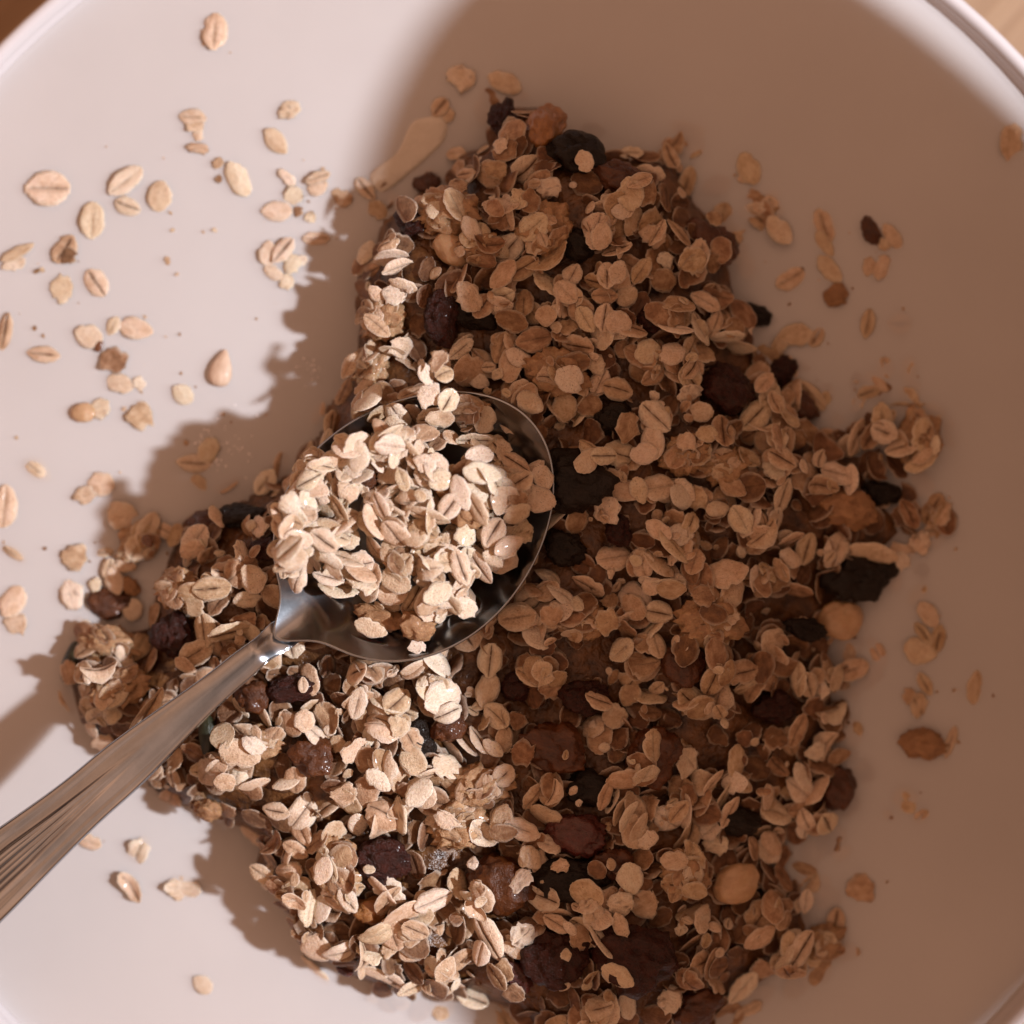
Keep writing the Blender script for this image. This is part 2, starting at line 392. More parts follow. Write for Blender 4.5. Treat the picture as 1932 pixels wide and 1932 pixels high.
# ------------------------------------------------------------------ height maps on which every piece comes to rest
CELL = 0.0003; EXT = 0.112; N = int(2 * EXT / CELL)
ax = (np.arange(N) + 0.5) * CELL - EXT
class Pile:
    def __init__(s, h0): s.h = h0.copy(); s.id = np.full((N, N), -1, np.int32)   # [iy, ix]
    def window(s, x, y, r):
        ix0 = max(0, int((x - r + EXT) / CELL)); ix1 = min(N, int((x + r + EXT) / CELL) + 2)
        iy0 = max(0, int((y - r + EXT) / CELL)); iy1 = min(N, int((y + r + EXT) / CELL) + 2)
        return ix0, ix1, iy0, iy1
    def at(s, x, y):
        ix = min(N - 1, max(0, int((x + EXT) / CELL))); iy = min(N - 1, max(0, int((y + EXT) / CELL))); return s.h[iy, ix]
    def grad(s, x, y, r=0.003):
        ix0, ix1, iy0, iy1 = s.window(x, y, r)
        if ix1 - ix0 < 4 or iy1 - iy0 < 4: return 0.0, 0.0
        w = s.h[iy0:iy1, ix0:ix1]; X, Y = np.meshgrid(ax[ix0:ix1] - x, ax[iy0:iy1] - y)
        d = w - w.mean(); return float((d * X).sum() / (X * X).sum()), float((d * Y).sum() / (Y * Y).sum())
    def rest(s, pid, x, y, a, b, yaw, gx, gy, th, q=0.85, zfix=None):
        """lay an ellipse (half axes a, b; slope gx, gy) on the pile; returns the height of its centre"""
        ix0, ix1, iy0, iy1 = s.window(x, y, a)
        if ix1 <= ix0 or iy1 <= iy0: return 0.0
        X, Y = np.meshgrid(ax[ix0:ix1] - x, ax[iy0:iy1] - y)
        sl = gx * X + gy * Y
        c, sn = math.cos(yaw), math.sin(yaw)
        # in-plane coordinates: horizontal distances stretched along the slope
        g2 = gx * gx + gy * gy; k_ = (math.sqrt(1 + g2) - 1) / g2 if g2 > 1e-9 else 0.0
        Xp = X + k_ * gx * sl; Yp = Y + k_ * gy * sl
        U = (c * Xp + sn * Yp) / a; V = (-sn * Xp + c * Yp) / b
        m_ = U * U + V * V < 1.0
        if not m_.any(): return s.at(x, y)
        w = s.h[iy0:iy1, ix0:ix1]; d = (w - sl)[m_]
        z = float(np.quantile(d, q)) if zfix is None else zfix
        topz = z + sl + th
        up = m_ & (topz > w)
        w[up] = topz[up]; s.id[iy0:iy1, ix0:ix1][up] = pid
        return z + th * 0.4

def inside(poly, X, Y):
    r = np.zeros(X.shape, bool); n = len(poly); j = n - 1
    for i in range(n):
        xi, yi = poly[i]; xj, yj = poly[j]
        c = ((yi > Y) != (yj > Y)) & (X < (xj - xi) * (Y - yi) / (yj - yi + 1e-12) + xi)
        r ^= c; j = i
    return r
def dist_poly(poly, X, Y):
    d = np.full(X.shape, 1e9); n = len(poly)
    for i in range(n):
        x0, y0 = poly[i]; x1, y1 = poly[(i + 1) % n]; dx, dy = x1 - x0, y1 - y0
        t = np.clip(((X - x0) * dx + (Y - y0) * dy) / (dx * dx + dy * dy), 0, 1)
        d = np.minimum(d, np.hypot(X - x0 - t * dx, Y - y0 - t * dy))
    return d

HEAP_PX = [(925,190),(965,182),(1040,183),(1062,228),(1122,262),(1150,280),(1225,288),(1285,255),(1300,310),(1330,370),(1368,402),(1392,440),
 (1392,480),(1408,540),(1418,600),(1445,640),(1462,690),(1500,722),(1548,742),(1552,790),(1572,822),(1600,800),(1640,745),(1700,738),
 (1745,770),(1764,830),(1748,888),(1722,912),(1740,960),(1758,1010),(1735,1055),(1690,1078),(1650,1128),(1625,1150),(1622,1200),(1602,1225),
 (1628,1262),(1602,1300),(1618,1335),(1602,1420),(1608,1450),(1592,1535),(1575,1578),(1502,1602),(1478,1640),(1520,1685),(1572,1750),
 (1545,1820),(1490,1868),(1420,1905),(1350,1960),(1300,2010),(1050,2010),(962,1928),(850,1890),(740,1893),(640,1856),(575,1812),(548,1745),
 (492,1692),(462,1655),(478,1600),(405,1560),(310,1530),(262,1500),(225,1440),(175,1412),(125,1362),(108,1295),(112,1225),(150,1185),(210,1190),(262,1180),(275,1110),(300,1050),
 (318,1000),(345,972),(430,945),(500,905),(542,882),(565,850),(597,800),(605,760),(640,722),(662,655),(668,600),(660,530),(672,482),
 (702,440),(712,400),(745,385),(790,340),(835,345),(855,275),(900,262),(925,240)]
zb = 0.006
heap = [tuple(c * (1 - zb / H) / (1 - zb / H) for c in P(x, y, zb)) for x, y in HEAP_PX]
GX, GY = np.meshgrid(ax, ax)
ins = inside(heap, GX, GY); dst = dist_poly(heap, GX, GY)
def fbm(X, Y, s, seed, oct_=3):
    r = np.zeros(X.shape); step = 6
    xs = X[::step, ::step]; ys = Y[::step, ::step]; g = np.zeros(xs.shape)
    for i in range(xs.shape[0]):
        for j in range(xs.shape[1]):
            g[i, j] = noise.fractal(Vector((xs[i, j] * s + seed, ys[i, j] * s, seed * 0.37)), 1.0, 2.0, oct_)
    fi = np.clip(np.arange(X.shape[0]) / step, 0, g.shape[0] - 1.001); fj = np.clip(np.arange(X.shape[1]) / step, 0, g.shape[1] - 1.001)
    i0 = fi.astype(int); j0 = fj.astype(int); a_ = (fi - i0)[:, None]; b_ = (fj - j0)[None, :]
    return (g[i0][:, j0] * (1 - a_) * (1 - b_) + g[i0 + 1][:, j0] * a_ * (1 - b_) + g[i0][:, j0 + 1] * (1 - a_) * b_ + g[i0 + 1][:, j0 + 1] * a_ * b_)
lump = fbm(GX, GY, 95, 3.3)
# how high the heap stands above the milk: steep on its left flank, tapering into the milk on the right
lx, ly = P(1150, 1000, 0.01)
side = np.clip((GX - P(1150, 0)[0]) / 0.055, 0, 1)          # 0 left .. 1 far right
lobe = np.clip((P(560, 0)[0] - GX) / 0.03, 0, 1)            # the low tongue at the left
SP_X, SP_Y = -0.0168, -0.0016
hmax = 0.0175 - 0.0095 * side - 0.0060 * lobe
fall = 0.0042 + 0.010 * side
base = hmax * (1 - np.exp(-dst / fall)) + 0.0026 * lump * np.clip(dst / 0.008, 0, 1)
_u = ((GX - SP_X) ** 2 + (GY - SP_Y) ** 2) ** 0.5
base = np.where(_u < 0.022, np.minimum(base, 0.0105 + 0.9 * np.clip(_u - 0.012, 0, 1)), base)
base = np.where(ins, base, -0.0004 - 0.25 * dst)
MILKZ = -0.0002
pile = Pile(np.where(ins, np.maximum(base - 0.0022, -0.001), -0.001))

# the crumbly bed under the loose flakes
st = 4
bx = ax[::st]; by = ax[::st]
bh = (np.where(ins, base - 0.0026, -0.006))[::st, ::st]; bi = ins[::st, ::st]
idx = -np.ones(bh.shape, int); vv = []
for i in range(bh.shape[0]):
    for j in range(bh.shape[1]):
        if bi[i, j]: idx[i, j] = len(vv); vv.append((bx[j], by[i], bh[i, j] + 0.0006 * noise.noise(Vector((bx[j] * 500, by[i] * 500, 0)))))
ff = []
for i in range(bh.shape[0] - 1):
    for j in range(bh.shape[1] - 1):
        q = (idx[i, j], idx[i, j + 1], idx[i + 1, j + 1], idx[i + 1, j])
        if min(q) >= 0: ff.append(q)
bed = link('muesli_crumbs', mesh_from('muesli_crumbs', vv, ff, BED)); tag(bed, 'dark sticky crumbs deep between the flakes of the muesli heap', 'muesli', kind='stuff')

# ------------------------------------------------------------------ spoon
YAW = math.radians(40.0)
SP_C = Vector((-0.0168, -0.0016, 0.0226)); SA, SB, SD = 0.0268, 0.0216, 0.0086
SPM = Matrix.Translation(SP_C) @ Matrix.Rotation(YAW, 4, 'Z') @ Matrix.Rotation(math.radians(1.5), 4, 'Y') @ Matrix.Rotation(math.radians(-6), 4, 'X')
spoon = empty('spoon'); spoon.matrix_world = SPM
tag(spoon, 'steel spoon with ribbed handle resting across the bowl, heaped with oats', 'spoon')
def sp_half(c):                       # egg outline: wider toward the handle side
    return 1.0
def sp_inner(r, a):
    d = math.atan2(math.sin(a - math.pi), math.cos(a - math.pi))
    ext = 1 + 0.20 * math.exp(-(d / 0.17) ** 2) * r ** 3
    x = SA * r * math.cos(a) * ext; y = SB * r * math.sin(a) * (1 - 0.10 * r * math.cos(a)) * (1 - 0.10 * math.exp(-(d / 0.22) ** 2) * r)
    z = -SD * (1 - r ** 2.3) + 0.0009 * r * r * math.cos(2 * a) + 0.0010 * (ext - 1) / 0.2
    return x, y, z
RR = [i / 14 * 0.96 for i in range(15)] + [0.98, 0.992, 1.0]
nr, na = len(RR) - 1, 160
v = []; f = []
for sgn in (0, 1):
    for i in range(nr + 1):
        r = RR[i]
        for j in range(na):
            x, y, z = sp_inner(max(r, 0.002), 2 * math.pi * j / na)
            if sgn: k_ = 1 + 0.0000; x *= k_; y *= k_; z -= 0.0010 * (1 - 0.35 * r)
            v.append((x, y, z))
    off = sgn * (nr + 1) * na
    for i in range(nr):
        for j in range(na):
            q = (off + i * na + j, off + (i + 1) * na + j, off + (i + 1) * na + (j + 1) % na, off + i * na + (j + 1) % na)
            f.append(q if not sgn else q[::-1])
o1 = nr * na; o2 = (nr + 1) * na + nr * na
# rounded lip
lipo = len(v)
for j in range(na):
    x, y, z = sp_inner(1, 2 * math.pi * j / na); n_ = math.hypot(x, y); v.append((x * (1 + 0.00022 / n_), y * (1 + 0.00022 / n_), z - 0.00025))
for j in range(na):
    j2 = (j + 1) % na; f.append((o1 + j, lipo + j, lipo + j2, o1 + j2)); f.append((lipo + j, o2 + j, o2 + j2, lipo + j2))
link('spoon_bowl', mesh_from('spoon_bowl', v, f, STEEL), spoon)
# handle: cross sections swept backwards along local -x
def lerp(t, pts):
    t = max(t, pts[0][0])
    for (a_, b_), (c_, d_) in zip(pts, pts[1:]):
        if t <= c_: k_ = (t - a_) / (c_ - a_); k_ = k_ * k_ * (3 - 2 * k_); return b_ + (d_ - b_) * k_
    return pts[-1][1]
HW = [(0.0012, 0.0026), (0.0045, 0.0029), (0.0085, 0.0024), (0.014, 0.0027), (0.045, 0.0048), (0.080, 0.0070), (0.115, 0.0082), (0.128, 0.0072), (0.134, 0.0020)]
HZ = [(0.0012, -0.0024), (0.0054, 0.0004), (0.010, 0.0024), (0.020, 0.0028), (0.06, -0.0004), (0.10, -0.0060), (0.134, -0.0120)]
nw = 40; secs = 150; hv = []; hf = []
for i in range(secs + 1):
    s = 0.0012 + 0.1328 * i / secs; w = lerp(s, HW); zc = lerp(s, HZ)
    g = min(1, max(0, (s - 0.034) / 0.030)); g2 = min(1, max(0, (s - 0.018) / 0.03))
    for j in range(nw + 1):
        t = -1 + 2 * j / nw
        crown = 0.00085 * (1 - t * t) * min(1, max(0.25, (s - 0.002) / 0.008))
        rid = 0.0
        for c in (-0.32, -0.02, 0.28):
            cc = c * (0.25 + 0.75 * g) ; rid += 0.00085 * math.exp(-((t - cc) / 0.085) ** 2)
        side_b = 0.0004 * g2 * (1 / (1 + math.exp(-(abs(t) - 0.68) / 0.03)))
        edge = 0.0006 * max(0, (abs(t) - 0.93) / 0.07) ** 2
        hv.append((-SA - s, t * w, zc + crown + rid * g + side_b - edge))
    for j in range(nw + 1):
        t = -1 + 2 * j / nw; hv.append((-SA - s, t * w * 0.985, zc - 0.0013 * (1 - t * t) ** 0.5 * (1 - 0.2 * abs(t)) - 0.0004))
nn = 2 * (nw + 1)
for i in range(secs):
    for j in range(nw):
        a = i * nn + j; hf.append((a, a + 1, a + nn + 1, a + nn)); b = a + nw + 1; hf.append((b, b + nn, b + nn + 1, b + 1))
    a = i * nn; hf.append((a, a + nn, a + nn + nw + 1, a + nw + 1)); a = i * nn + nw; hf.append((a, a + nw + 1, a + nn + nw + 1, a + nn))
for i0 in (0, secs):
    for j in range(nw):
        a = i0 * nn + j; q = (a, a + nw + 1, a + nw + 2, a + 1); hf.append(q if i0 == 0 else q[::-1])
link('handle', mesh_from('handle', hv, hf, STEEL), spoon)

# spoon height map
SI = SPM.inverted()
spm = np.full((N, N), -1.0)
ix0, ix1, iy0, iy1 = Pile(pile.h).window(SP_C.x, SP_C.y, SA * 1.35)
for iy in range(iy0, iy1):
    for ix in range(ix0, ix1):
        p = SI @ Vector((ax[ix], ax[iy], SP_C.z)); rr = math.hypot(p.x / SA, p.y / (SB * (1 - 0.10 * p.x / SA)))
        if rr < 1.0: spm[iy, ix] = (SPM @ Vector((p.x, p.y, -SD * (1 - rr ** 2.3)))).z + 0.0003
        elif rr < 1.22: spm[iy, ix] = SP_C.z - 0.0005
spile = Pile(spm)
SPOON_PX = [(640,852),(700,830),(742,790),(790,765),(860,765),(925,772),(955,822),(1000,850),(1040,892),(1032,950),(1008,1035),(955,1062),(905,1090),
 (900,1150),(860,1160),(810,1200),(780,1205),(700,1170),(690,1140),(620,1130),(590,1100),(530,1065),(525,980),(560,885),(592,850)]
szb = 0.027
spoly = [P(x, y, szb) for x, y in SPOON_PX]
sins = inside(spoly, GX, GY); sdst = dist_poly(spoly, GX, GY)
stgt = np.where(sins, SP_C.z - 0.001 + 0.0090 * (1 - np.exp(-sdst / 0.0060)), -1)
spile.h = np.where(sins, np.maximum(spile.h, stgt - 0.0030), spile.h)

# ------------------------------------------------------------------ pieces
records = []      # every flake: dict(key, x, y, z, a, b, yaw, gx, gy, tone, where, named)
def rand_kind(r=rnd):
    t = r.random()
    k_ = 'crease' if t < 0.32 else 'plain' if t < 0.58 else 'broken' if t < 0.80 else 'curl'
    return (k_, r.randrange(KIND_SEEDS[k_]))
def add_flake(pl, x, y, a, b, yaw, gx, gy, tone, where, key=None, q=0.85, zfix=None, sink=0.0, info=None):
    key = key or rand_kind(); pid = len(records)
    iy_ = min(N - 1, max(0, int((y + EXT) / CELL))); ix_ = min(N - 1, max(0, int((x + EXT) / CELL)))
    if pl.id[iy_, ix_] <= -1000 and zfix is None: sink = sink - 0.0007; gx *= 0.5; gy *= 0.5; key = key if key[0] != 'curl' else ('plain', key[1])
    z = pl.rest(pid, x, y, a, b, yaw, gx, gy, a * 0.16, q, zfix) - sink
    records.append(dict(key=key, x=x, y=y, z=z, a=a, b=b, yaw=yaw, gx=gx, gy=gy, tone=tone, where=where, info=info, flip=rnd.random() < 0.12))
    return z
def rtone(lo=0.12, hi=0.75): return min(0.95, max(0.0, rnd.betavariate(2, 2.6) * (hi - lo) + lo))

lumps = []        # (kind, x, y, z, a, b, c, yaw, label, cat, short)
def add_lump(pl, kind, px, py_, L, W, ang_, label, cat, short=None, up=0.48, tk=0.75, zfix=None, group=None, where='heap'):
    z0 = 0.012 if pl is pile else 0.028
    for _ in range(3):
        x, y = P(px, py_, z0)
        z0 = max(0.0, pl.at(x, y)) if zfix is None else zfix
    k_ = (1 - z0 / H) * 0.5e-4 * (0.9 if kind in ('date', 'raisin', 'cranberry', 'amber') else 1.0); a, b = L * k_, W * k_; c = min(a, b) * tk
    yaw = math.radians(ang_)
    gx, gy = (pl.grad(x, y, max(a, b)) if zfix is None else (0, 0)); gx *= 0.6; gy *= 0.6
    pid = -1000 - len(lumps)
    z = pl.rest(pid, x, y, a * 0.95, b * 0.95, yaw, gx, gy, 0.0, 0.5) if zfix is None else zfix
    zc = z + c * up * 2 - c * 0.35 if zfix is None else zfix
    ix0, ix1, iy0, iy1 = pl.window(x, y, a)
    X, Y = np.meshgrid(ax[ix0:ix1] - x, ax[iy0:iy1] - y); cc, ss = math.cos(yaw), math.sin(yaw)
    U = (cc * X + ss * Y) / a; V = (-ss * X + cc * Y) / b; R2 = U * U + V * V
    T = zc + c * np.sqrt(np.clip(1 - R2, 0, 1)); w = pl.h[iy0:iy1, ix0:ix1]; m_ = (R2 < 1) & (T > w)
    w[m_] = T[m_]; pl.id[iy0:iy1, ix0:ix1][m_] = pid
    lumps.append(dict(kind=kind, x=x, y=y, z=zc, a=a, b=b, c=c, yaw=yaw, gx=gx, gy=gy, label=label, cat=cat, short=short, group=group, where=where))

def fill(pl, mask, n, lo, hi, tl, th_, where, q=0.85, avoid=0.0, edge=0.15, small=0.12, spread=0.45):
    ys, xs = np.nonzero(mask); cnt = 0
    order = rng.permutation(len(ys))
    occ = []
    for k_ in order:
        if cnt >= n: break
        x, y = ax[xs[k_]], ax[ys[k_]]
        pid = pl.id[ys[k_], xs[k_]]
        if avoid:
            hit = False
            for ox, oy in ((0, 0), (7, 0), (-7, 0), (0, 7), (0, -7)):
                if pl.id[min(N - 1, max(0, ys[k_] + oy)), min(N - 1, max(0, xs[k_] + ox))] <= -1000: hit = True
            if hit and rnd.random() < avoid: continue
        x += rnd.uniform(-1, 1) * CELL; y += rnd.uniform(-1, 1) * CELL
        L = rnd.uniform(lo, hi) * (1 if rnd.random() > small else rnd.uniform(0.35, 0.6)); a = L / 2; b = a * rnd.uniform(0.58, 0.86)
        gx, gy = pl.grad(x, y, 0.0025); gx = max(-1.2, min(1.2, gx * 0.8)); gy = max(-1.2, min(1.2, gy * 0.8)); qq = q
        if rnd.random() < edge:
            t = rnd.uniform(0.9, 2.0); d = rnd.uniform(0, 6.28); gx += t * math.cos(d); gy += t * math.sin(d); qq = 0.55
            yaw = d + math.pi / 2 + rnd.uniform(-0.3, 0.3)
        else:
            gx += rnd.gauss(0, spread * 0.7); gy += rnd.gauss(0, spread * 0.7); yaw = rnd.uniform(0, 6.28)
        add_flake(pl, x, y, a, b, yaw, gx, gy, rtone(tl, th_), where, q=qq)
        cnt += 1

# first layer: toned near black-brown, painting shade into the gaps
hm = ins & (dst > 0.0012)
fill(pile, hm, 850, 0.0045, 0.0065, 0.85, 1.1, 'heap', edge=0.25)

# dried fruit, seeds, nuts and clusters that the photograph shows in the heap
R_, D_, A_, K_, G_, C_, B_ = 'raisin', 'date', 'amber', 'black', 'green', 'cluster', 'cranberry'
LUMPS = [
 (R_, 950,222,58,82,0,'dark red raisin at the very top of the heap, under two pale flakes','raisin','top raisin'),
 (A_, 1028,240,78,120,-20,'translucent amber dried fruit at the top of the heap, right of the dark red raisin','dried fruit','amber fruit at the top'),
 (K_, 1088,292,86,118,70,'near-black dried fruit near the top carrying one creased oat flake','dried fruit','black fruit near the top'),
 (D_, 1170,345,110,80,-20,'dark amber fruit right of the black fruit near the top','dried fruit',None),
 (D_, 808,347,50,54,20,'small smooth brown fruit piece left of the summit near the coconut chip','dried fruit','small brown fruit piece'),
 (R_, 782,420,82,66,-30,'dark raisin tucked above the pale peeled nut','raisin',None),
 (R_, 832,597,74,104,10,'wrinkled wine-red raisin in the shade above the spoon','raisin','wine-red raisin'),
 (K_, 897,590,66,90,70,'black fruit right of the wine-red raisin','dried fruit',None),
 (K_, 1092,468,56,60,30,'black seed in a gap right of the walnut cluster','seed',None),
 (D_, 1345,462,120,92,-15,'dark amber fruit on the upper right shoulder of the heap','dried fruit','amber fruit on the right shoulder'),
 (K_, 1425,592,40,76,70,'black seed at the right edge below the shoulder','seed',None),
 (R_, 1228,600,60,54,0,'dark raisin between pale flakes right of centre top','raisin',None),
 (R_, 1368,732,116,96,-30,'broad dark brown fruit at mid right, one tiny flake on it','dried fruit','broad dark fruit'),
 (K_, 1160,792,74,62,0,'black fruit piece between flakes right of the spoon tip','dried fruit','black piece by the spoon tip'),
 (K_, 1085,905,100,150,80,'large black fruit close beside the right edge of the spoon','dried fruit','large black fruit beside the spoon'),
 (K_, 1065,1030,66,80,60,'black piece in the spoon shadow below the large black fruit','dried fruit',None),
 (R_, 1165,1000,56,60,30,'dark raisin among flakes right of the spoon shadow','raisin',None),
 (D_, 1505,762,90,60,-35,'half sunken amber fruit at the right flank in the milk','dried fruit','half sunken amber fruit'),
 (K_, 1668,930,46,72,80,'black seed upper of two at the far right flank','seed','upper black seed at the far right'),
 (K_, 1622,1090,126,84,10,'large black fruit at the far right edge of the heap','dried fruit','large black fruit at the far right'),
 (K_, 1520,1185,44,80,80,'narrow black seed left of the round hazelnut','seed',None),
 (R_, 1475,700,60,60,0,'dark raisin at the right edge above the sunken amber fruit','raisin',None),
 (K_, 458,973,100,52,-8,'black pumpkin seed lying in the upper left tongue of the heap','seed','black seed in the left tongue'),
 (D_, 392,985,80,52,0,'dark brown fruit beside the black seed in the left tongue','dried fruit',None),
 (R_, 510,1035,70,50,10,'dark raisin hidden left of the spoon lip','raisin',None),
 (R_, 333,1200,92,86,0,'round dark raisin left of the spoon neck','raisin','round raisin left of the spoon'),
 (G_, 134,1250,84,38,75,'dark green pumpkin seed at the left tip of the heap','seed','green seed at the left tip'),
 (R_, 552,1296,104,56,10,'shiny black wrinkled raisin below the spoon neck','raisin','shiny raisin below the neck'),
 (D_, 480,1318,70,66,0,'brown fruit squeezed between handle and shiny raisin','dried fruit',None),
 (G_, 394,1385,36,84,5,'dark green pumpkin seed standing just below the handle','seed','green seed below the handle'),
 (D_, 592,1428,94,76,-20,'glossy brown sultana in the lower left of the heap','dried fruit','glossy sultana at lower left'),
 (K_, 790,1392,62,70,40,'black piece in the gap below the round flakes','dried fruit',None),
 (R_, 974,1292,62,60,0,'round shiny dark raisin below the spoon','raisin','round raisin below the spoon'),
 (D_, 850,1372,74,60,30,'amber brown fruit below the large pale double flake','dried fruit',None),
 (R_, 1103,1315,88,72,0,'dark raisin with a small ring mark right of centre bottom','raisin',None),
 (D_, 1045,1413,140,98,-15,'big dark brown fruit in the lower middle','dried fruit','big brown lower fruit'),
 (D_, 1232,1424,110,112,0,'big reddish brown fruit right of the lower middle','dried fruit','reddish fruit right of lower middle'),
 (K_, 1112,1486,66,96,75,'black pumpkin seed between the big brown fruits and the cranberry','seed',None),
 (B_, 1088,1573,128,84,-15,'glossy red brown cranberry in the lower middle','dried fruit','red cranberry'),
 (K_, 1078,1657,124,80,0,'plump greenish black pumpkin seed below the cranberry','seed','plump black pumpkin seed'),
 (D_, 1160,1630,90,60,-20,'dark amber fruit right of the plump black pumpkin seed','dried fruit',None),
 (R_, 722,1620,112,96,-30,'wet brown raisin in the lower left of the heap','raisin','wet raisin at lower left'),
 (D_, 944,1662,130,112,-30,'large wet caramel sultana with white flake bits on it','dried fruit','caramel sultana'),
 (A_, 700,1718,72,58,0,'amber fruit piece below the wet brown raisin','dried fruit',None),
 (R_, 1045,1802,128,116,0,'dark glossy fruit at the bottom, left one of the pair','dried fruit','left dark fruit at the bottom'),
 (R_, 1198,1800,140,168,70,'large dark fruit at the bottom, right one of the pair','dried fruit','right dark fruit at the bottom'),
 (B_, 965,1835,70,90,40,'dark red fruit at the left of the bottom pair','dried fruit',None),
 (D_, 1572,1483,82,92,0,'dark amber fruit at the lower right edge under a creased flake','dried fruit','amber fruit at the lower right edge'),
 (K_, 1390,1545,58,96,75,'black seed left of the round double flake at lower right','seed','black seed at lower right'),
 (D_, 1288,1255,80,92,0,'dark amber fruit right of centre','dried fruit',None),
 (R_, 1460,1335,92,60,0,'dark fruit in the right part of the heap','dried fruit',None),
 (D_, 1312,1896,110,80,0,'dark amber fruit at the bottom edge','dried fruit',None),
 (B_, 650,1832,36,24,-10,'tiny red cranberry piece at the bottom left edge','dried fruit',None),
 ('walnut', 393,1528,54,48,0,'small reddish brown nut piece at the left edge below the handle','nut','small nut piece below the handle'),
 ('nut', 1585,1170,84,76,0,'round peeled hazelnut at the right edge','nut','round hazelnut'),
 ('walnut', 1598,958,112,72,-15,'brown walnut piece at the right flank','nut','walnut piece at the right'),
 ('nut', 1390,1668,94,72,20,'smooth peach coloured nut at lower right','nut','peach coloured nut'),
 (C_, 1336,1170,118,98,0,'large rough toasted oat cluster right of centre','oat cluster','large toasted cluster'),
 (C_, 845,405,124,92,-20,'knobbly toasted cluster behind the pale peeled nut','oat cluster','knobbly upper cluster'),
 (C_, 1028,432,92,96,10,'rough toasted cluster right of the peeled nut','oat cluster',None),
 ('nut', 853,474,78,54,-40,'glossy pale peeled nut in the upper left of the heap','nut','pale peeled nut'),
 (C_, 905,470,70,56,0,'small toasted cluster right of the peeled nut','oat cluster',None),
 (C_, 1050,705,110,80,-10,'flat reddish toasted cluster above right of the spoon','oat cluster',None),
 (C_, 720,600,96,80,0,'brown toasted cluster on the upper left flank','oat cluster','left flank cluster'),
 (C_, 700,690,80,70,30,'brown toasted cluster on the left flank above the spoon','oat cluster',None),
 (C_, 205,1215,110,66,-15,'glossy toasted cluster at the left tip beside the green seed','oat cluster','cluster at the left tip'),
 (C_, 230,1300,96,70,20,'toasted cluster at the left tip near the handle','oat cluster',None),
 (C_, 340,1110,90,70,0,'sunken toasted cluster in the left tongue','oat cluster',None),
 (C_, 870,1550,116,86,10,'pale wet toasted cluster in the lower middle','oat cluster','pale wet cluster'),
 (C_, 640,1640,80,120,10,'long toasted cluster left of the wet brown raisin','oat cluster',None),
 (C_, 905,1480,110,80,10,'toasted cluster below the round shiny raisin','oat cluster',None),
 (C_, 485,1400,92,60,0,'wet pale cluster below the handle','oat cluster',None),
 (C_, 1290,1650,80,90,0,'toasted cluster left of the peach coloured nut','oat cluster',None),
 (C_, 1550,1780,90,60,40,'half sunken toasted cluster at the lower right edge','oat cluster',None),
 (C_, 1730,830,80,100,0,'toasted cluster at the far right clump','oat cluster','far right clump'),
 (C_, 1370,880,90,70,0,'pinkish toasted cluster right of centre','oat cluster',None),
 (C_, 1290,860,80,66,20,'toasted cluster beside the pinkish one','oat cluster',None),
 (C_, 1105,1170,90,66,0,'toasted cluster right of the large flake by the spoon','oat cluster',None),
]
for t in LUMPS: add_lump(pile, *t)

gap = fbm(GX, GY, 150, 11.7, 2)
# second layer leaves the dark pieces mostly free
fill(pile, hm & (gap > -0.16), 640, 0.0048, 0.0072, 0.35, 1.05, 'heap', avoid=0.90, edge=0.20)
fill(pile, hm & (dst > 0.003) & (gap > -0.04), 330, 0.0050, 0.0074, 0.0, 0.75, 'heap', avoid=0.965, edge=0.28, spread=0.45)
fill(pile, hm, 220, 0.0018, 0.0030, 0.1, 0.8, 'heap', avoid=0.85, edge=0.1)

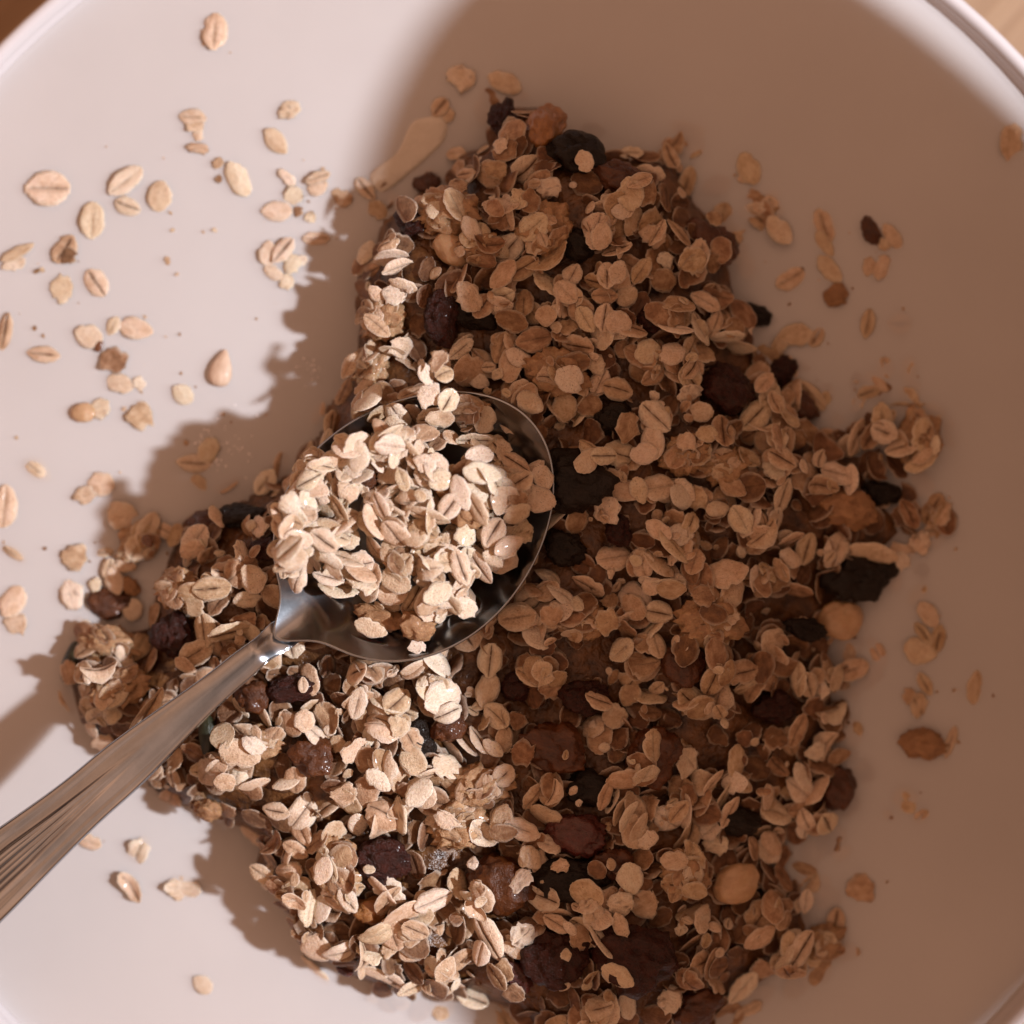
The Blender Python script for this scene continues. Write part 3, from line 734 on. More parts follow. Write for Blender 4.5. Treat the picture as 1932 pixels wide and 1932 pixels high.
# flakes picked out one by one on top of the heap: x, y, length, width, angle, tone, kind
c, p_, b_, u_ = 'crease', 'plain', 'broken', 'curl'
TOP = [
 (1102,306,46,36,-70,.25,c),(1081,349,16,14,0,.1,p_),(945,270,48,30,80,.15,b_),(942,325,60,40,-15,.45,b_),(890,435,60,36,-62,.0,p_),(752,560,66,44,-20,.0,b_),
 (690,475,62,40,80,.2,p_),(730,460,50,34,20,.3,u_),(750,505,66,24,20,.3,c),(760,540,60,22,-20,.2,p_),(715,560,50,24,-40,.35,c),(712,615,66,30,-40,.35,c),
 (1134,446,58,44,80,.2,p_),(1165,470,64,26,20,.3,c),(1068,552,56,46,-45,.15,c),(1080,520,46,38,60,.4,c),(1145,520,56,40,90,.3,c),(1165,515,54,38,60,.35,p_),
 (1140,560,54,34,0,.3,c),(1182,560,50,40,40,.3,p_),(1210,510,62,34,55,.4,c),(1250,530,56,50,0,.6,p_),(1105,603,58,38,-60,.25,c),(1140,600,60,40,80,.25,c),
 (1165,610,60,50,0,.3,p_),(1007,641,74,50,12,.3,c),(965,608,68,44,-20,.4,p_),(1030,600,46,40,0,.4,p_),(1222,664,56,50,20,.2,p_),(1268,668,54,46,20,.2,p_),
 (1035,490,96,36,35,.45,u_),(985,510,76,40,30,.4,c),(950,520,70,40,50,.35,u_),(1275,620,74,18,-10,.25,c),(1330,570,66,34,-25,.3,c),(1350,610,60,30,70,.3,u_),(1375,635,70,18,5,.2,c),(1390,655,76,20,-12,.2,p_),
 (1310,490,72,54,15,.5,b_),(1220,370,56,54,0,.5,b_),(1295,345,70,34,70,.3,c),(1270,275,60,26,45,.3,u_),(1225,325,66,32,-10,.4,c),(1352,415,46,36,-20,.5,b_),
 (1170,400,40,30,0,.3,c),(1240,440,60,24,60,.35,c),(1280,440,70,22,-50,.35,c),
 (1075,715,56,60,60,.3,p_),(1130,725,60,40,65,.25,c),(1165,735,64,46,-15,.35,c),(1110,765,54,50,0,.55,p_),(1065,770,60,50,80,.45,p_),(1130,690,50,40,0,.5,b_),
 (1237,787,78,54,-45,.2,c),(1322,777,52,40,-10,.3,c),(1300,830,56,44,30,.35,b_),(1420,786,80,52,42,.2,c),(1440,724,60,34,52,.3,c),(1458,760,50,36,-60,.35,u_),
 (1140,860,62,38,2,.15,c),(1213,856,56,44,10,.2,p_),(1206,925,56,36,-70,.2,p_),(1160,900,46,34,0,.4,b_),(1377,918,62,38,-32,.3,p_),(1397,980,62,48,-60,.2,c),
 (1330,820,44,34,0,.35,p_),(1475,865,62,46,-30,.35,c),(1473,935,74,38,66,.25,c),(1575,895,78,46,-10,.25,c),(1605,905,62,30,85,.25,c),(1545,870,44,30,70,.3,u_),
 (1368,1080,84,62,15,.2,p_),(1520,1035,66,46,75,.2,c),(1490,1053,52,36,-30,.25,p_),(1440,1010,76,34,45,.4,u_),(1450,1080,50,22,-50,.5,c),(1475,1075,54,26,-60,.55,p_),
 (1270,1030,84,26,-50,.3,c),(1240,1060,80,30,-40,.3,c),(1300,985,50,34,60,.25,u_),(1240,1000,60,36,-35,.35,p_),
 (976,1163,78,56,5,.2,c),(1240,1155,62,46,-12,.2,c),(1195,1145,60,44,-50,.35,p_),(1172,1225,58,46,40,.35,c),(1045,1165,60,48,-40,.5,b_),(1150,1170,60,50,20,.45,b_),
 (1110,1105,72,30,-30,.35,c),(1060,1120,70,24,-35,.3,c),(1040,1085,64,26,-35,.3,u_),(1230,1110,50,36,-60,.4,b_),(1265,1110,60,40,0,.4,p_),
 (1605,1262,74,44,15,.3,c),(1540,1555,52,60,0,.3,c),(1560,1553,56,50,-55,.3,c),(1520,1550,50,36,-70,.3,u_),(1450,1600,72,54,-50,.35,p_),(1455,1590,64,42,-45,.2,p_),
 (1390,1440,76,36,85,.25,p_),(1540,1490,74,26,48,.3,c),(1545,1415,66,36,10,.3,b_),(1580,1425,56,28,15,.35,p_),(1500,1375,72,36,65,.35,c),(1340,1560,58,40,40,.3,c),
 (1300,1570,90,40,70,.3,u_),(1360,1500,66,20,60,.3,c),(1345,1475,62,20,50,.4,c),(1325,1515,60,22,60,.4,p_),(1375,1530,70,18,62,.2,c),(1280,1530,56,34,50,.3,c),
 (1155,1510,56,18,65,.25,c),(1170,1525,70,20,65,.25,c),(1185,1540,70,22,60,.3,p_),(1205,1560,66,26,60,.45,p_),(1140,1500,60,20,70,.25,c),(1225,1575,60,30,50,.5,b_),
 (925,1245,72,50,84,.15,c),(920,1300,72,46,70,.3,p_),(835,1316,80,70,25,.2,p_),(845,1345,60,40,20,.1,u_),(750,1322,62,54,40,.3,c),(755,1360,64,44,70,.35,b_),(675,1325,70,38,75,.15,c),
 (580,1355,46,42,90,.2,p_),(600,1380,66,26,-45,.2,c),(700,1385,44,32,80,.1,p_),(675,1410,80,34,50,.1,b_),(640,1395,50,36,70,.4,b_),(975,1350,54,44,80,.55,b_),(990,1420,56,54,-20,.5,b_),
 (905,1395,66,22,-55,.15,c),(880,1400,66,20,-50,.2,c),(855,1415,60,20,-50,.2,p_),(930,1410,50,26,-40,.2,p_),(950,1460,50,44,40,.3,c),(1160,1350,52,50,0,.5,p_),
 (1010,1500,70,30,50,.3,c),(1045,1495,56,24,70,.3,u_),(985,1560,76,40,-20,.3,c),(950,1570,60,40,10,.35,p_),(1030,1540,80,36,-30,.35,p_),(1040,1590,70,26,-30,.25,b_),
 (755,1550,96,32,-80,.0,b_),(845,1540,50,60,60,.15,b_),(715,1470,60,36,-40,.1,p_),(660,1500,80,46,0,.35,b_),(570,1535,80,56,50,.25,u_),(520,1530,60,34,-10,.3,c),(540,1475,60,24,20,.25,c),(480,1480,66,24,15,.25,p_),
 (430,1470,44,40,0,.3,p_),(455,1420,84,60,-15,.2,p_),(430,1380,56,54,20,.25,p_),(480,1400,50,50,70,.15,b_),(500,1350,70,20,-60,.25,c),(455,1335,50,20,-50,.2,c),
 (610,1640,60,40,70,.25,p_),(585,1710,76,36,80,.15,c),(612,1705,76,36,70,.1,p_),(600,1782,68,66,10,.15,p_),(590,1832,84,26,-45,.1,p_),(650,1795,90,40,20,.15,u_),(660,1690,60,36,-60,.2,c),
 (560,1600,56,30,-30,.35,c),(500,1640,60,34,-30,.35,c),(475,1580,60,28,-40,.3,p_),(720,1760,96,44,25,.3,u_),(760,1720,90,40,30,.35,c),(820,1690,80,42,20,.35,c),(740,1850,76,30,-30,.15,c),(705,1830,60,26,-20,.2,p_),
 (780,1860,70,30,25,.25,c),(920,1762,104,46,-62,.1,c),(900,1710,60,30,-50,.2,u_),(870,1810,70,34,40,.3,c),(840,1830,60,40,60,.3,p_),(890,1880,70,34,-20,.25,c),(720,1680,80,22,-45,.1,c),
 (985,1655,70,26,45,.0,b_),(1005,1670,40,18,-30,.0,b_),(895,1620,30,26,0,.05,b_),(1060,1630,46,26,10,.05,b_),(1050,1735,60,30,-30,.2,c),(1135,1775,86,16,-52,.0,c),(1075,1750,36,20,-50,.2,p_),(1070,1800,28,24,0,.35,b_),(1064,1850,30,16,50,.2,p_),
 (1165,1838,72,44,-30,.25,p_),(1182,1890,62,38,-72,.25,p_),(1168,1735,54,28,-70,.45,p_),(1400,1860,84,46,55,.3,c),(1435,1880,70,40,20,.4,c),(1510,1790,90,50,50,.35,c),(1480,1810,56,16,50,.25,p_),(1520,1700,50,30,85,.35,c),(1555,1680,60,34,85,.35,p_),
 (1225,1700,80,60,10,.35,b_),(1180,1700,80,50,-10,.3,b_),(1310,1600,60,60,40,.4,b_),(1270,1620,56,40,0,.35,u_),
 (1140,1410,24,20,0,.3,p_),(870,660,60,32,40,.25,c),(905,720,30,40,80,.3,p_),(1000,760,60,46,-30,.3,p_),
 (1660,790,70,44,85,.3,c),(1720,760,76,34,-50,.3,b_),(1705,770,60,26,-10,.25,p_),(1668,815,58,48,-20,.2,c),(1615,825,80,32,70,.25,c),(1700,845,70,26,15,.25,c),(1735,870,72,28,30,.25,u_),(1740,860,50,20,35,.25,p_),(1762,840,40,14,85,.25,p_),
 (1640,1045,110,44,-8,.35,p_),(1700,1045,90,44,15,.25,b_),(1740,1025,60,46,-10,.2,b_),(1700,1060,60,36,20,.15,b_),
 (1265,300,60,30,-70,.3,u_),(1190,290,50,34,0,.35,c),(1205,345,60,30,30,.35,c),(860,290,44,30,-10,.35,c),(880,330,44,26,0,.35,c),(870,360,50,40,-30,.45,b_),(980,380,56,34,80,.3,b_),(1000,390,50,40,90,.4,u_),(935,395,48,34,-40,.3,p_),
 (470,1130,62,32,10,.15,c),(440,1190,90,34,15,.3,c),(400,1110,80,50,5,.4,c),(370,1140,60,44,60,.35,b_),(455,1045,56,26,-80,.15,b_),(478,990,34,26,0,.15,b_),(410,975,50,12,-60,.2,p_),
 (430,915,56,24,30,.3,c),(500,910,60,44,60,.35,c),(530,880,62,30,80,.35,c),(330,1010,50,40,70,.35,c),(310,1000,46,30,-30,.3,u_),(230,1160,50,34,-10,.3,p_),(375,1230,80,50,30,.4,c),(350,1255,50,30,-30,.3,p_),
 (190,1265,76,24,10,.3,u_),(240,1240,56,20,-60,.15,p_),(215,1345,44,40,30,.1,u_),(125,1320,60,24,-70,.2,p_),(270,1350,90,22,55,.3,c),(290,1330,80,22,60,.35,c),(150,1180,56,34,-20,.4,p_),(200,1400,70,36,20,.3,b_),(180,1380,50,34,-20,.4,b_),
 (600,780,50,26,60,.3,p_),(625,800,56,26,80,.3,c),(650,740,60,30,70,.35,c),(690,730,50,34,40,.35,p_),(660,690,60,26,60,.35,c),(740,660,56,16,-10,.3,c),(615,830,50,26,75,.3,c),(580,850,40,24,60,.3,u_),
]
for i, (px, py_, L, W, an, tn, kd) in enumerate(TOP):
    z0 = 0.014
    for _ in range(3): x, y = P(px, py_, z0); z0 = max(0.0, pile.at(x, y))
    s = 0.5e-4 * (1 - z0 / H); a = L * s; b = max(W, L * 0.55) * s; narrow = W < L * 0.5
    an_ = math.radians(an)
    if narrow:                           # seen nearly edge-on: turned about its long axis
        t = math.sqrt(max(0.0, (b / (W * s)) ** 2 - 1)); t = min(t, 1.6); d = an_ + math.pi / 2 * rnd.choice((1, -1))
        gx, gy = t * math.cos(d), t * math.sin(d); q = 0.62
    else:
        gx, gy = pile.grad(x, y, 0.003); gx = max(-.5, min(.5, gx * .5)) + rnd.gauss(0, .10); gy = max(-.5, min(.5, gy * .5)) + rnd.gauss(0, .10); q = 0.85
    add_flake(pile, x, y, a * 0.97, b * 0.97, an_, gx, gy, min(0.9, max(0.0, tn * 0.95 + rnd.gauss(0.03, 0.13))), 'heap', key=(kd, rnd.randrange(KIND_SEEDS[kd])), q=q, info='top')

# on the spoon
fill(spile, sins & (sdst > 0.0015), 120, 0.0050, 0.0064, 0.15, 0.7, 'spoon', edge=0.2)
SL = [(D_, 690,905,50,36,-20,'small red brown fruit piece among the oats on the spoon','dried fruit',None),
 (C_, 890,778,62,52,-10,'toasted flake cluster at the tip side of the spoon','oat cluster',None),
 (C_, 790,1010,60,56,20,'wet toasted cluster in the middle of the spoonful','oat cluster','wet cluster on the spoon'),
 ('walnut', 880,960,80,66,-30,'toasted brown nut piece in the middle of the spoonful','nut',None),
 ('walnut', 715,1165,92,50,-12,'brown nut piece lying low in the spoon near the neck','nut','brown nut piece in the spoon'),
 ('walnut', 790,1180,56,66,80,'rough brown nut piece near the lower lip of the spoon','nut',None),
 (C_, 750,1060,46,70,60,'porous tan cluster at the lower side of the spoonful','oat cluster',None),
 ('amber', 845,925,46,40,0,'yellowish dried fruit piece peeping out of the spoonful','dried fruit',None)]
for t in SL: add_lump(spile, *t, where='spoon')
fill(spile, sins & (sdst > 0.0012), 125, 0.0052, 0.0068, 0.05, 0.55, 'spoon', edge=0.25, avoid=0.85)
STOP = [(830,680,60,40,70,.3,b_),(808,715,66,30,-75,.05,b_),(838,705,44,40,30,.35,c),(815,745,60,54,0,.2,b_),(845,755,50,46,60,.15,c),(830,790,60,40,0,.4,p_),
 (745,795,56,48,70,.2,b_),(700,840,66,30,-50,.15,b_),(715,875,60,26,-60,.1,b_),(745,860,54,22,80,.1,c),(775,850,64,18,-45,.15,p_),(805,870,50,46,60,.15,b_),
 (905,860,58,42,5,.0,p_),(910,893,80,46,-8,.0,p_),(895,830,76,30,0,.1,c),(948,845,60,30,80,.35,b_),(975,875,66,42,-35,.3,c),(1024,900,56,44,-70,.25,p_),
 (950,940,66,56,60,.05,u_),(985,945,60,50,-20,.35,b_),(975,970,60,44,30,.05,p_),(995,1000,60,50,20,.2,b_),(930,1005,66,48,60,.15,c),(960,1030,70,36,25,.15,p_),
 (870,930,76,36,-70,.15,p_),(900,960,80,22,-60,.1,c),(830,905,50,46,30,.25,p_),(805,975,96,28,-18,.15,c),(720,960,76,30,-62,.05,c),(705,985,80,30,-65,.15,p_),
 (870,1070,80,40,-70,.1,c),(905,1070,80,36,-55,.1,c),(930,1055,50,30,-40,.2,p_),(825,1120,64,46,28,.0,p_),(883,1140,58,50,60,.0,b_),(700,1185,70,34,-20,.15,p_),(790,1220,44,28,10,.05,b_),
 (545,1010,66,40,-70,.1,c),(545,1050,64,36,85,.1,p_),(580,990,56,40,-50,.1,p_),(612,1020,66,46,-40,.1,c),(620,1055,70,26,-25,.1,p_),(655,1055,76,24,-20,.15,c),(575,1060,56,36,-60,.15,p_),
 (620,1090,66,26,-15,.2,c),(640,1110,84,30,-12,.15,p_),(680,1075,80,30,-35,.3,p_),(710,1040,76,28,-50,.3,u_),(690,1100,80,34,-20,.2,b_),(600,870,66,26,-65,.1,c),(620,880,66,22,-60,.15,c),
 (640,870,60,20,-60,.15,p_),(585,860,44,30,80,.1,b_),(575,920,60,30,-60,.2,c),(610,940,60,30,-50,.25,b_),(640,960,66,26,-60,.3,c),(660,930,60,36,-40,.2,b_),(560,960,50,36,-60,.2,p_),(670,890,70,36,-50,.15,b_),(760,905,50,30,-70,.2,c)]
for i, (px, py_, L, W, an, tn, kd) in enumerate(STOP):
    z0 = 0.030
    for _ in range(3): x, y = P(px, py_, z0); z0 = max(0.020, spile.at(x, y))
    if (px, py_) in ((830,680),(808,715),(838,705),(815,745)): z0 = 0.029; x, y = P(px, py_, z0)
    s = 0.5e-4 * (1 - z0 / H); a = L * s; b = max(W, L * 0.55) * s; an_ = math.radians(an)
    if W < L * 0.5:
        t = min(1.6, math.sqrt(max(0, (b / (W * s)) ** 2 - 1))); d = an_ + math.pi / 2 * rnd.choice((1, -1)); gx, gy = t * math.cos(d), t * math.sin(d); q = 0.6
    else:
        gx, gy = spile.grad(x, y, 0.003); gx = max(-.45, min(.45, gx * .5)); gy = max(-.45, min(.45, gy * .5)); q = 0.8
    zf = None
    if px in (830,) and py_ == 680: zf = 0.0315
    elif (px, py_) in ((808,715),(838,705)): zf = 0.0295
    elif (px, py_) == (815,745): zf = 0.0280
    add_flake(spile, x, y, a * 0.95, b * 0.95, an_, gx, gy, min(0.8, max(0.0, tn + rnd.gauss(0.05, 0.12))), 'spoon', key=(kd, rnd.randrange(KIND_SEEDS[kd])), q=q, zfix=zf, info='top')

OV = [(530,1075),(521,1020),(528,960),(548,910),(572,868),(600,842),(650,832),(700,812),(738,790)]
for k_ in range(66):
    t = rnd.uniform(0, len(OV) - 1.001); i0 = int(t); f_ = t - i0
    px = OV[i0][0] * (1 - f_) + OV[i0 + 1][0] * f_ + rnd.uniform(4, 46); py_ = OV[i0][1] * (1 - f_) + OV[i0 + 1][1] * f_ + rnd.uniform(2, 34)
    z0 = 0.027
    for _ in range(2): x, y = P(px, py_, z0); z0 = min(0.034, max(0.0225, spile.at(x, y)))
    a = rnd.uniform(0.0023, 0.0031); b = a * rnd.uniform(0.55, 0.8)
    if rnd.random() < 0.5: tt = rnd.uniform(0.8, 1.6); d = rnd.uniform(0, 6.28); gx, gy, yw, q = tt * math.cos(d), tt * math.sin(d), d + math.pi / 2 + rnd.gauss(0, .25), 0.55
    else: gx, gy, yw, q = rnd.gauss(0, .3), rnd.gauss(0, .3), rnd.uniform(0, 6.28), 0.8
    add_flake(spile, x, y, a, b, yw, gx, gy, rtone(0.0, 0.5), 'spoon', q=q)

# floating in the milk: x, y, length, width, angle, tone, kind, depth (0 proud, 1 under the surface)
FLOAT = [
 (405,60,72,50,85,.25,c,0),(363,221,54,34,-8,.25,c,0),(372,240,44,26,-20,.35,b_,.1),(374,257,30,22,-70,.25,b_,.2),(380,281,58,22,-12,.35,b_,0),
 (548,214,50,48,-65,.2,b_,0),(521,267,60,38,-50,.3,p_,.2),(90,356,88,66,0,.15,c,.1),(237,341,80,44,38,.1,c,0),(242,389,52,38,-22,.2,c,.2),(301,370,60,48,80,.3,c,0),
 (174,416,72,50,85,.2,c,.2),(122,470,62,46,55,.5,c,0),(130,480,40,30,60,.85,b_,-.2),(34,476,70,24,28,.35,p_,.1),(30,496,56,26,20,.1,b_,.2),(123,546,58,52,-10,.25,b_,.1),(182,534,60,46,-58,.2,c,.1),(317,494,22,12,-70,.6,b_,.4),(70,511,14,8,50,.8,b_,0),
 (9,625,74,30,78,.5,c,0),(168,634,56,46,-20,.2,p_,.1),(213,615,40,26,60,.25,c,.1),(257,620,68,42,-12,.15,p_,.1),(220,684,66,50,-30,.75,b_,0),(226,724,54,38,-20,.25,c,.1),(266,725,34,24,-40,.1,b_,.3),(81,668,66,32,-8,.3,c,0),
 (345,744,46,38,-40,.1,p_,.2),(197,773,54,42,-15,.15,b_,0),(269,783,62,52,15,.45,b_,0),(366,874,70,36,-6,.15,c,0),(393,850,54,40,62,.1,p_,.1),(68,887,62,42,-35,.2,u_,.1),
 (190,914,54,48,0,.25,p_,.1),(163,938,44,40,-50,.35,b_,0),(232,971,66,54,-30,.2,u_,0),(8,955,84,50,85,.25,c,.1),(148,1051,68,50,-8,.5,b_,0),(197,1043,42,28,0,.2,u_,.1),(20,1043,64,28,-35,.4,u_,0),
 (138,1130,78,44,-72,.0,b_,.05),(24,1135,66,50,60,.2,p_,.1),(34,1178,56,40,-10,.25,b_,.1),(250,1150,44,40,80,.15,p_,-.3),(184,1106,36,32,-20,.1,b_,-.3),(216,1097,54,36,-70,.15,p_,-.6),(240,1060,60,40,30,.3,b_,-.5),(206,1075,44,30,80,.25,c,-.4),
 (376,913,40,30,-50,.35,p_,.8),(606,352,54,44,-20,.2,b_,0),(600,335,50,24,20,.3,c,-.2),(545,338,52,22,-45,.05,b_,.1),(560,365,58,34,35,.05,b_,.15),(522,398,60,40,0,.1,p_,.1),(563,397,26,18,80,.7,b_,0),(590,408,32,22,20,.2,b_,.3),
 (597,450,54,28,0,.15,c,.2),(506,478,50,38,85,.15,p_,.1),(534,472,58,36,50,.1,c,-.3),(553,495,50,36,60,.1,b_,-.1),(516,515,42,26,-30,.2,p_,.1),(545,530,40,28,30,.15,b_,.1),(575,490,30,22,0,.05,b_,.4),
 (450,338,74,46,-60,.1,p_,.1),(412,306,28,20,60,.6,b_,.1),(416,338,20,16,0,.8,b_,0),(261,1605,56,44,60,.15,u_,.1),(247,1673,68,34,-55,.2,u_,.1),(346,1676,72,46,-5,.15,u_,.1),(335,1690,40,20,-50,.3,b_,0),(168,1588,50,30,-20,.2,c,.1),(382,1858,44,34,-40,.2,p_,.1),
 (881,150,84,54,-20,.15,b_,0),(952,156,70,42,-25,.25,p_,.1),(830,203,42,34,50,.25,c,.1),(848,212,40,24,70,.3,b_,.1),(690,356,54,30,-50,.15,c,0),(712,396,44,34,-40,.4,c,.5),(655,375,50,34,0,.45,b_,.1),(640,365,30,22,0,.5,b_,.2),
 (1413,318,66,46,-65,.3,p_,.5),(1405,338,30,18,0,.3,p_,.3),(1470,434,66,42,-50,.2,p_,-.4),(1436,415,56,40,-40,.45,u_,.4),(1448,385,56,30,-55,.5,u_,.7),(1425,370,40,30,60,.6,b_,.7),(1554,426,68,46,-70,.35,c,.7),(1556,460,56,30,-55,.35,p_,.5),(1565,508,66,36,-50,.3,c,.4),
 (1491,526,62,44,28,.3,c,.5),(1684,446,58,30,-55,.3,p_,.4),(1672,465,40,26,-50,.4,b_,.6),(1641,495,54,26,80,.3,b_,.6),(1666,500,62,32,70,.2,b_,.3),(1637,611,58,28,80,.35,c,.5),(1698,611,48,42,0,.35,c,.9),(1908,268,76,46,85,.4,c,.6),
 (1500,632,66,44,5,.35,p_,.6),(1540,635,44,32,60,.4,c,.8),(1672,694,42,36,-70,.35,c,.9),(1715,700,60,32,85,.35,p_,1),(1655,720,56,30,-40,.3,p_,.8),(1640,740,50,30,20,.35,c,.7),(1528,745,80,34,-45,.35,c,.1),(1490,690,50,26,-60,.35,c,.5),(1550,760,50,34,60,.4,c,.8),(1760,960,66,50,60,.6,c,.6),(1782,975,60,30,80,.45,c,.8),
 (1732,1122,50,30,50,.4,p_,1),(1752,1160,58,36,-55,.25,p_,.2),(1742,1195,52,24,-50,.35,c,.3),(1736,1228,66,52,-15,.3,p_,.1),(1770,1205,56,30,80,.45,c,.6),(1735,1320,70,34,80,.35,b_,.1),(1745,1290,50,26,-60,.4,c,.3),(1715,1310,40,22,80,.5,b_,.2),(1840,1297,66,34,82,.35,p_,.8),
 (1793,1400,64,24,72,.3,c,.5),(1710,1511,54,48,-60,.35,p_,1),(1738,1540,36,26,40,.4,c,.8),(1676,1537,22,16,0,.4,p_,1),(1632,1676,76,56,12,.5,b_,.05),(1576,1742,62,36,82,.4,c,.1),(1548,1830,66,46,60,.55,p_,.9),(1412,1905,60,30,30,.3,c,.6),(1520,1640,56,30,-20,.55,p_,.5),(1655,1230,70,30,-60,.35,u_,.8),(1620,760,40,24,60,.35,c,.8),
 (1470,650,50,30,60,.35,u_,.5),(1590,1610,40,24,30,.3,p_,1),(1300,1915,50,30,40,.3,c,0),(1255,1925,50,30,-40,.3,c,0),
]
for (px, py_, L, W, an, tn, kd, dep) in FLOAT:
    zc = 0.00038 - 0.0006 * max(0, dep) + (0.0016 * -dep if dep < 0 else 0)
    x, y = P(px, py_, max(0, zc)); a = L * 0.5e-4; b = W * 0.5e-4
    add_flake(pile, x, y, a, b, math.radians(an), rnd.gauss(0, .04), rnd.gauss(0, .04), tn, 'milk', key=(kd, rnd.randrange(KIND_SEEDS[kd])), zfix=zc - a * 0.064, info=dep)

for k_ in range(170):
    px, py_ = rnd.choice(FLOAT)[:2] if k_ < 130 else (rnd.uniform(20, 600), rnd.uniform(250, 1200))
    px += rnd.gauss(0, 26); py_ += rnd.gauss(0, 26); x, y = P(px, py_); a = 0.00012 + 0.0006 * rnd.random() ** 2
    add_flake(pile, x, y, a, a * rnd.uniform(.5, .9), rnd.uniform(0, 6.28), rnd.gauss(0, .2), rnd.gauss(0, .2), rtone(.2, 1.0), 'crumb', key=('broken', rnd.randrange(16)), zfix=0.00005)
out_d = np.where(ins, -1, dst); ring = (out_d > 0) & (out_d < 0.0050) & (GX > P(700, 0)[0])
ys_, xs_ = np.nonzero(ring); pk = rng.permutation(len(ys_))[:110]
for k_ in pk:
    x, y = ax[xs_[k_]], ax[ys_[k_]]
    dp = out_d[ys_[k_], xs_[k_]] / 0.005 * (1.0 if x > 0.02 else 0.7)
    if rnd.random() > 1.1 - 0.6 * dp: continue
    a = rnd.uniform(0.0018, 0.0033); add_flake(pile, x, y, a, a * rnd.uniform(.6, .85), rnd.uniform(0, 6.28), rnd.gauss(0, .08), rnd.gauss(0, .08), rtone(.3, .9), 'under', zfix=-0.0001 - 0.0009 * dp - rnd.uniform(0, 0.0003))
ML = [('linseed',187,652,26,15,62,'tiny brown linseed touching two pale flakes in the lit milk','seed','brown linseed',0.0004),
 ('sunflower',418,694,72,40,78,'grey beige sunflower kernel floating alone in the lit milk','seed','sunflower kernel',0.0006),
 ('nut',157,779,46,38,8,'stubby brown nut bit half under a pale flake in the lit milk','nut','stubby brown nut bit',0.0004),
 (C_,262,1022,80,62,40,'brown soggy clump with a linseed on it, left of the heap','oat cluster','soggy clump with linseed',0.0010),
 ('linseed',279,1021,28,19,-55,'shiny brown linseed sitting on the soggy clump','seed',None,0.0038),
 (D_,205,1135,90,60,-15,'wet brown sultana between pale flakes left of the heap','dried fruit','wet sultana at the left',0.0002),
 ('walnut',246,1107,40,30,-40,'small dark brown nut piece beside the wet sultana','nut',None,0.0006),
 ('walnut',1578,558,46,40,20,'small round brown nut bit floating in the shaded milk','nut','round brown nut bit',0.0002),
 (D_,1643,438,56,38,-60,'dark brown fruit piece floating at the upper right','dried fruit','floating brown fruit piece',0.0000),
 ('walnut',1742,1403,84,56,-10,'dark brown walnut bit floating at the far right, below the pale clump','nut','floating walnut bit',0.0004),
 (C_,1768,980,56,66,0,'sunken brown cluster at the far right','oat cluster',None,-0.0010),
 (C_,1440,395,50,66,40,'sunken toasted bit between floating flakes at upper right','oat cluster',None,-0.0012)]
for kd, px, py_, L, W, an, lb, ct, sh, zf in ML: add_lump(pile, kd, px, py_, L, W, an, lb, ct, sh, zfix=zf, where='milk', tk=0.6)

# ------------------------------------------------------------------ turn the pieces into objects
for i, d in enumerate(lumps):
    me_ = lump_mesh(d['kind'], i % 5 if d['kind'] not in ('linseed', 'sunflower') else 0)
    name = {'raisin': 'raisin', 'date': 'sultana', 'amber': 'dried_fruit', 'cranberry': 'cranberry', 'black': 'pumpkin_seed' if d['cat'] == 'seed' else 'dried_fruit', 'green': 'pumpkin_seed',
            'cluster': 'oat_cluster', 'nut': 'nut', 'walnut': 'nut_piece', 'linseed': 'linseed', 'sunflower': 'sunflower_kernel', 'coconut': 'coconut_chip'}[d['kind']]
    o = link(name, me_)
    nrm = Vector((-d['gx'], -d['gy'], 1)).normalized()
    q = Vector((0, 0, 1)).rotation_difference(nrm)
    o.matrix_world = Matrix.Translation((d['x'], d['y'], d['z'])) @ q.to_matrix().to_4x4() @ Matrix.Rotation(d['yaw'], 4, 'Z') @ Matrix.Diagonal((d['a'], d['b'], d['c'], 1))
    tag(o, d['label'], d['cat'])
    if d['kind'] in ('cluster',):
        A, B, Cc = d['a'], d['b'], d['c']
        for k_ in range(5 + int(min(7, A * B * 2.2e5))):
            th_, ph = rnd.uniform(0, 6.28), rnd.uniform(0.15, 1.25)
            n_ = Vector((math.sin(ph) * math.cos(th_), math.sin(ph) * math.sin(th_), math.cos(ph)))
            p = Vector((n_.x * A, n_.y * B, n_.z * Cc)) * 0.93; nn_ = Vector((n_.x / A, n_.y / B, n_.z / Cc)).normalized()
            nn_ = (nn_ + Vector((rnd.gauss(0, .3), rnd.gauss(0, .3), 0.3))).normalized()
            sa = rnd.uniform(0.0016, 0.0032); sb = sa * rnd.uniform(.6, .85)
            ch = link('stuck_flake', hi_mesh(rand_kind()), o)
            ch.color = (rnd.uniform(0.2, 0.8), 0, 0, 1)
            loc = Matrix.Translation(p) @ Vector((0, 0, 1)).rotation_difference(nn_).to_matrix().to_4x4() @ Matrix.Rotation(rnd.uniform(0, 6.28), 4, 'Z') @ Matrix.Diagonal((sa, sb, sa, 1))
            ch.matrix_local = Matrix.Diagonal((1 / A, 1 / B, 1 / Cc, 1)) @ loc

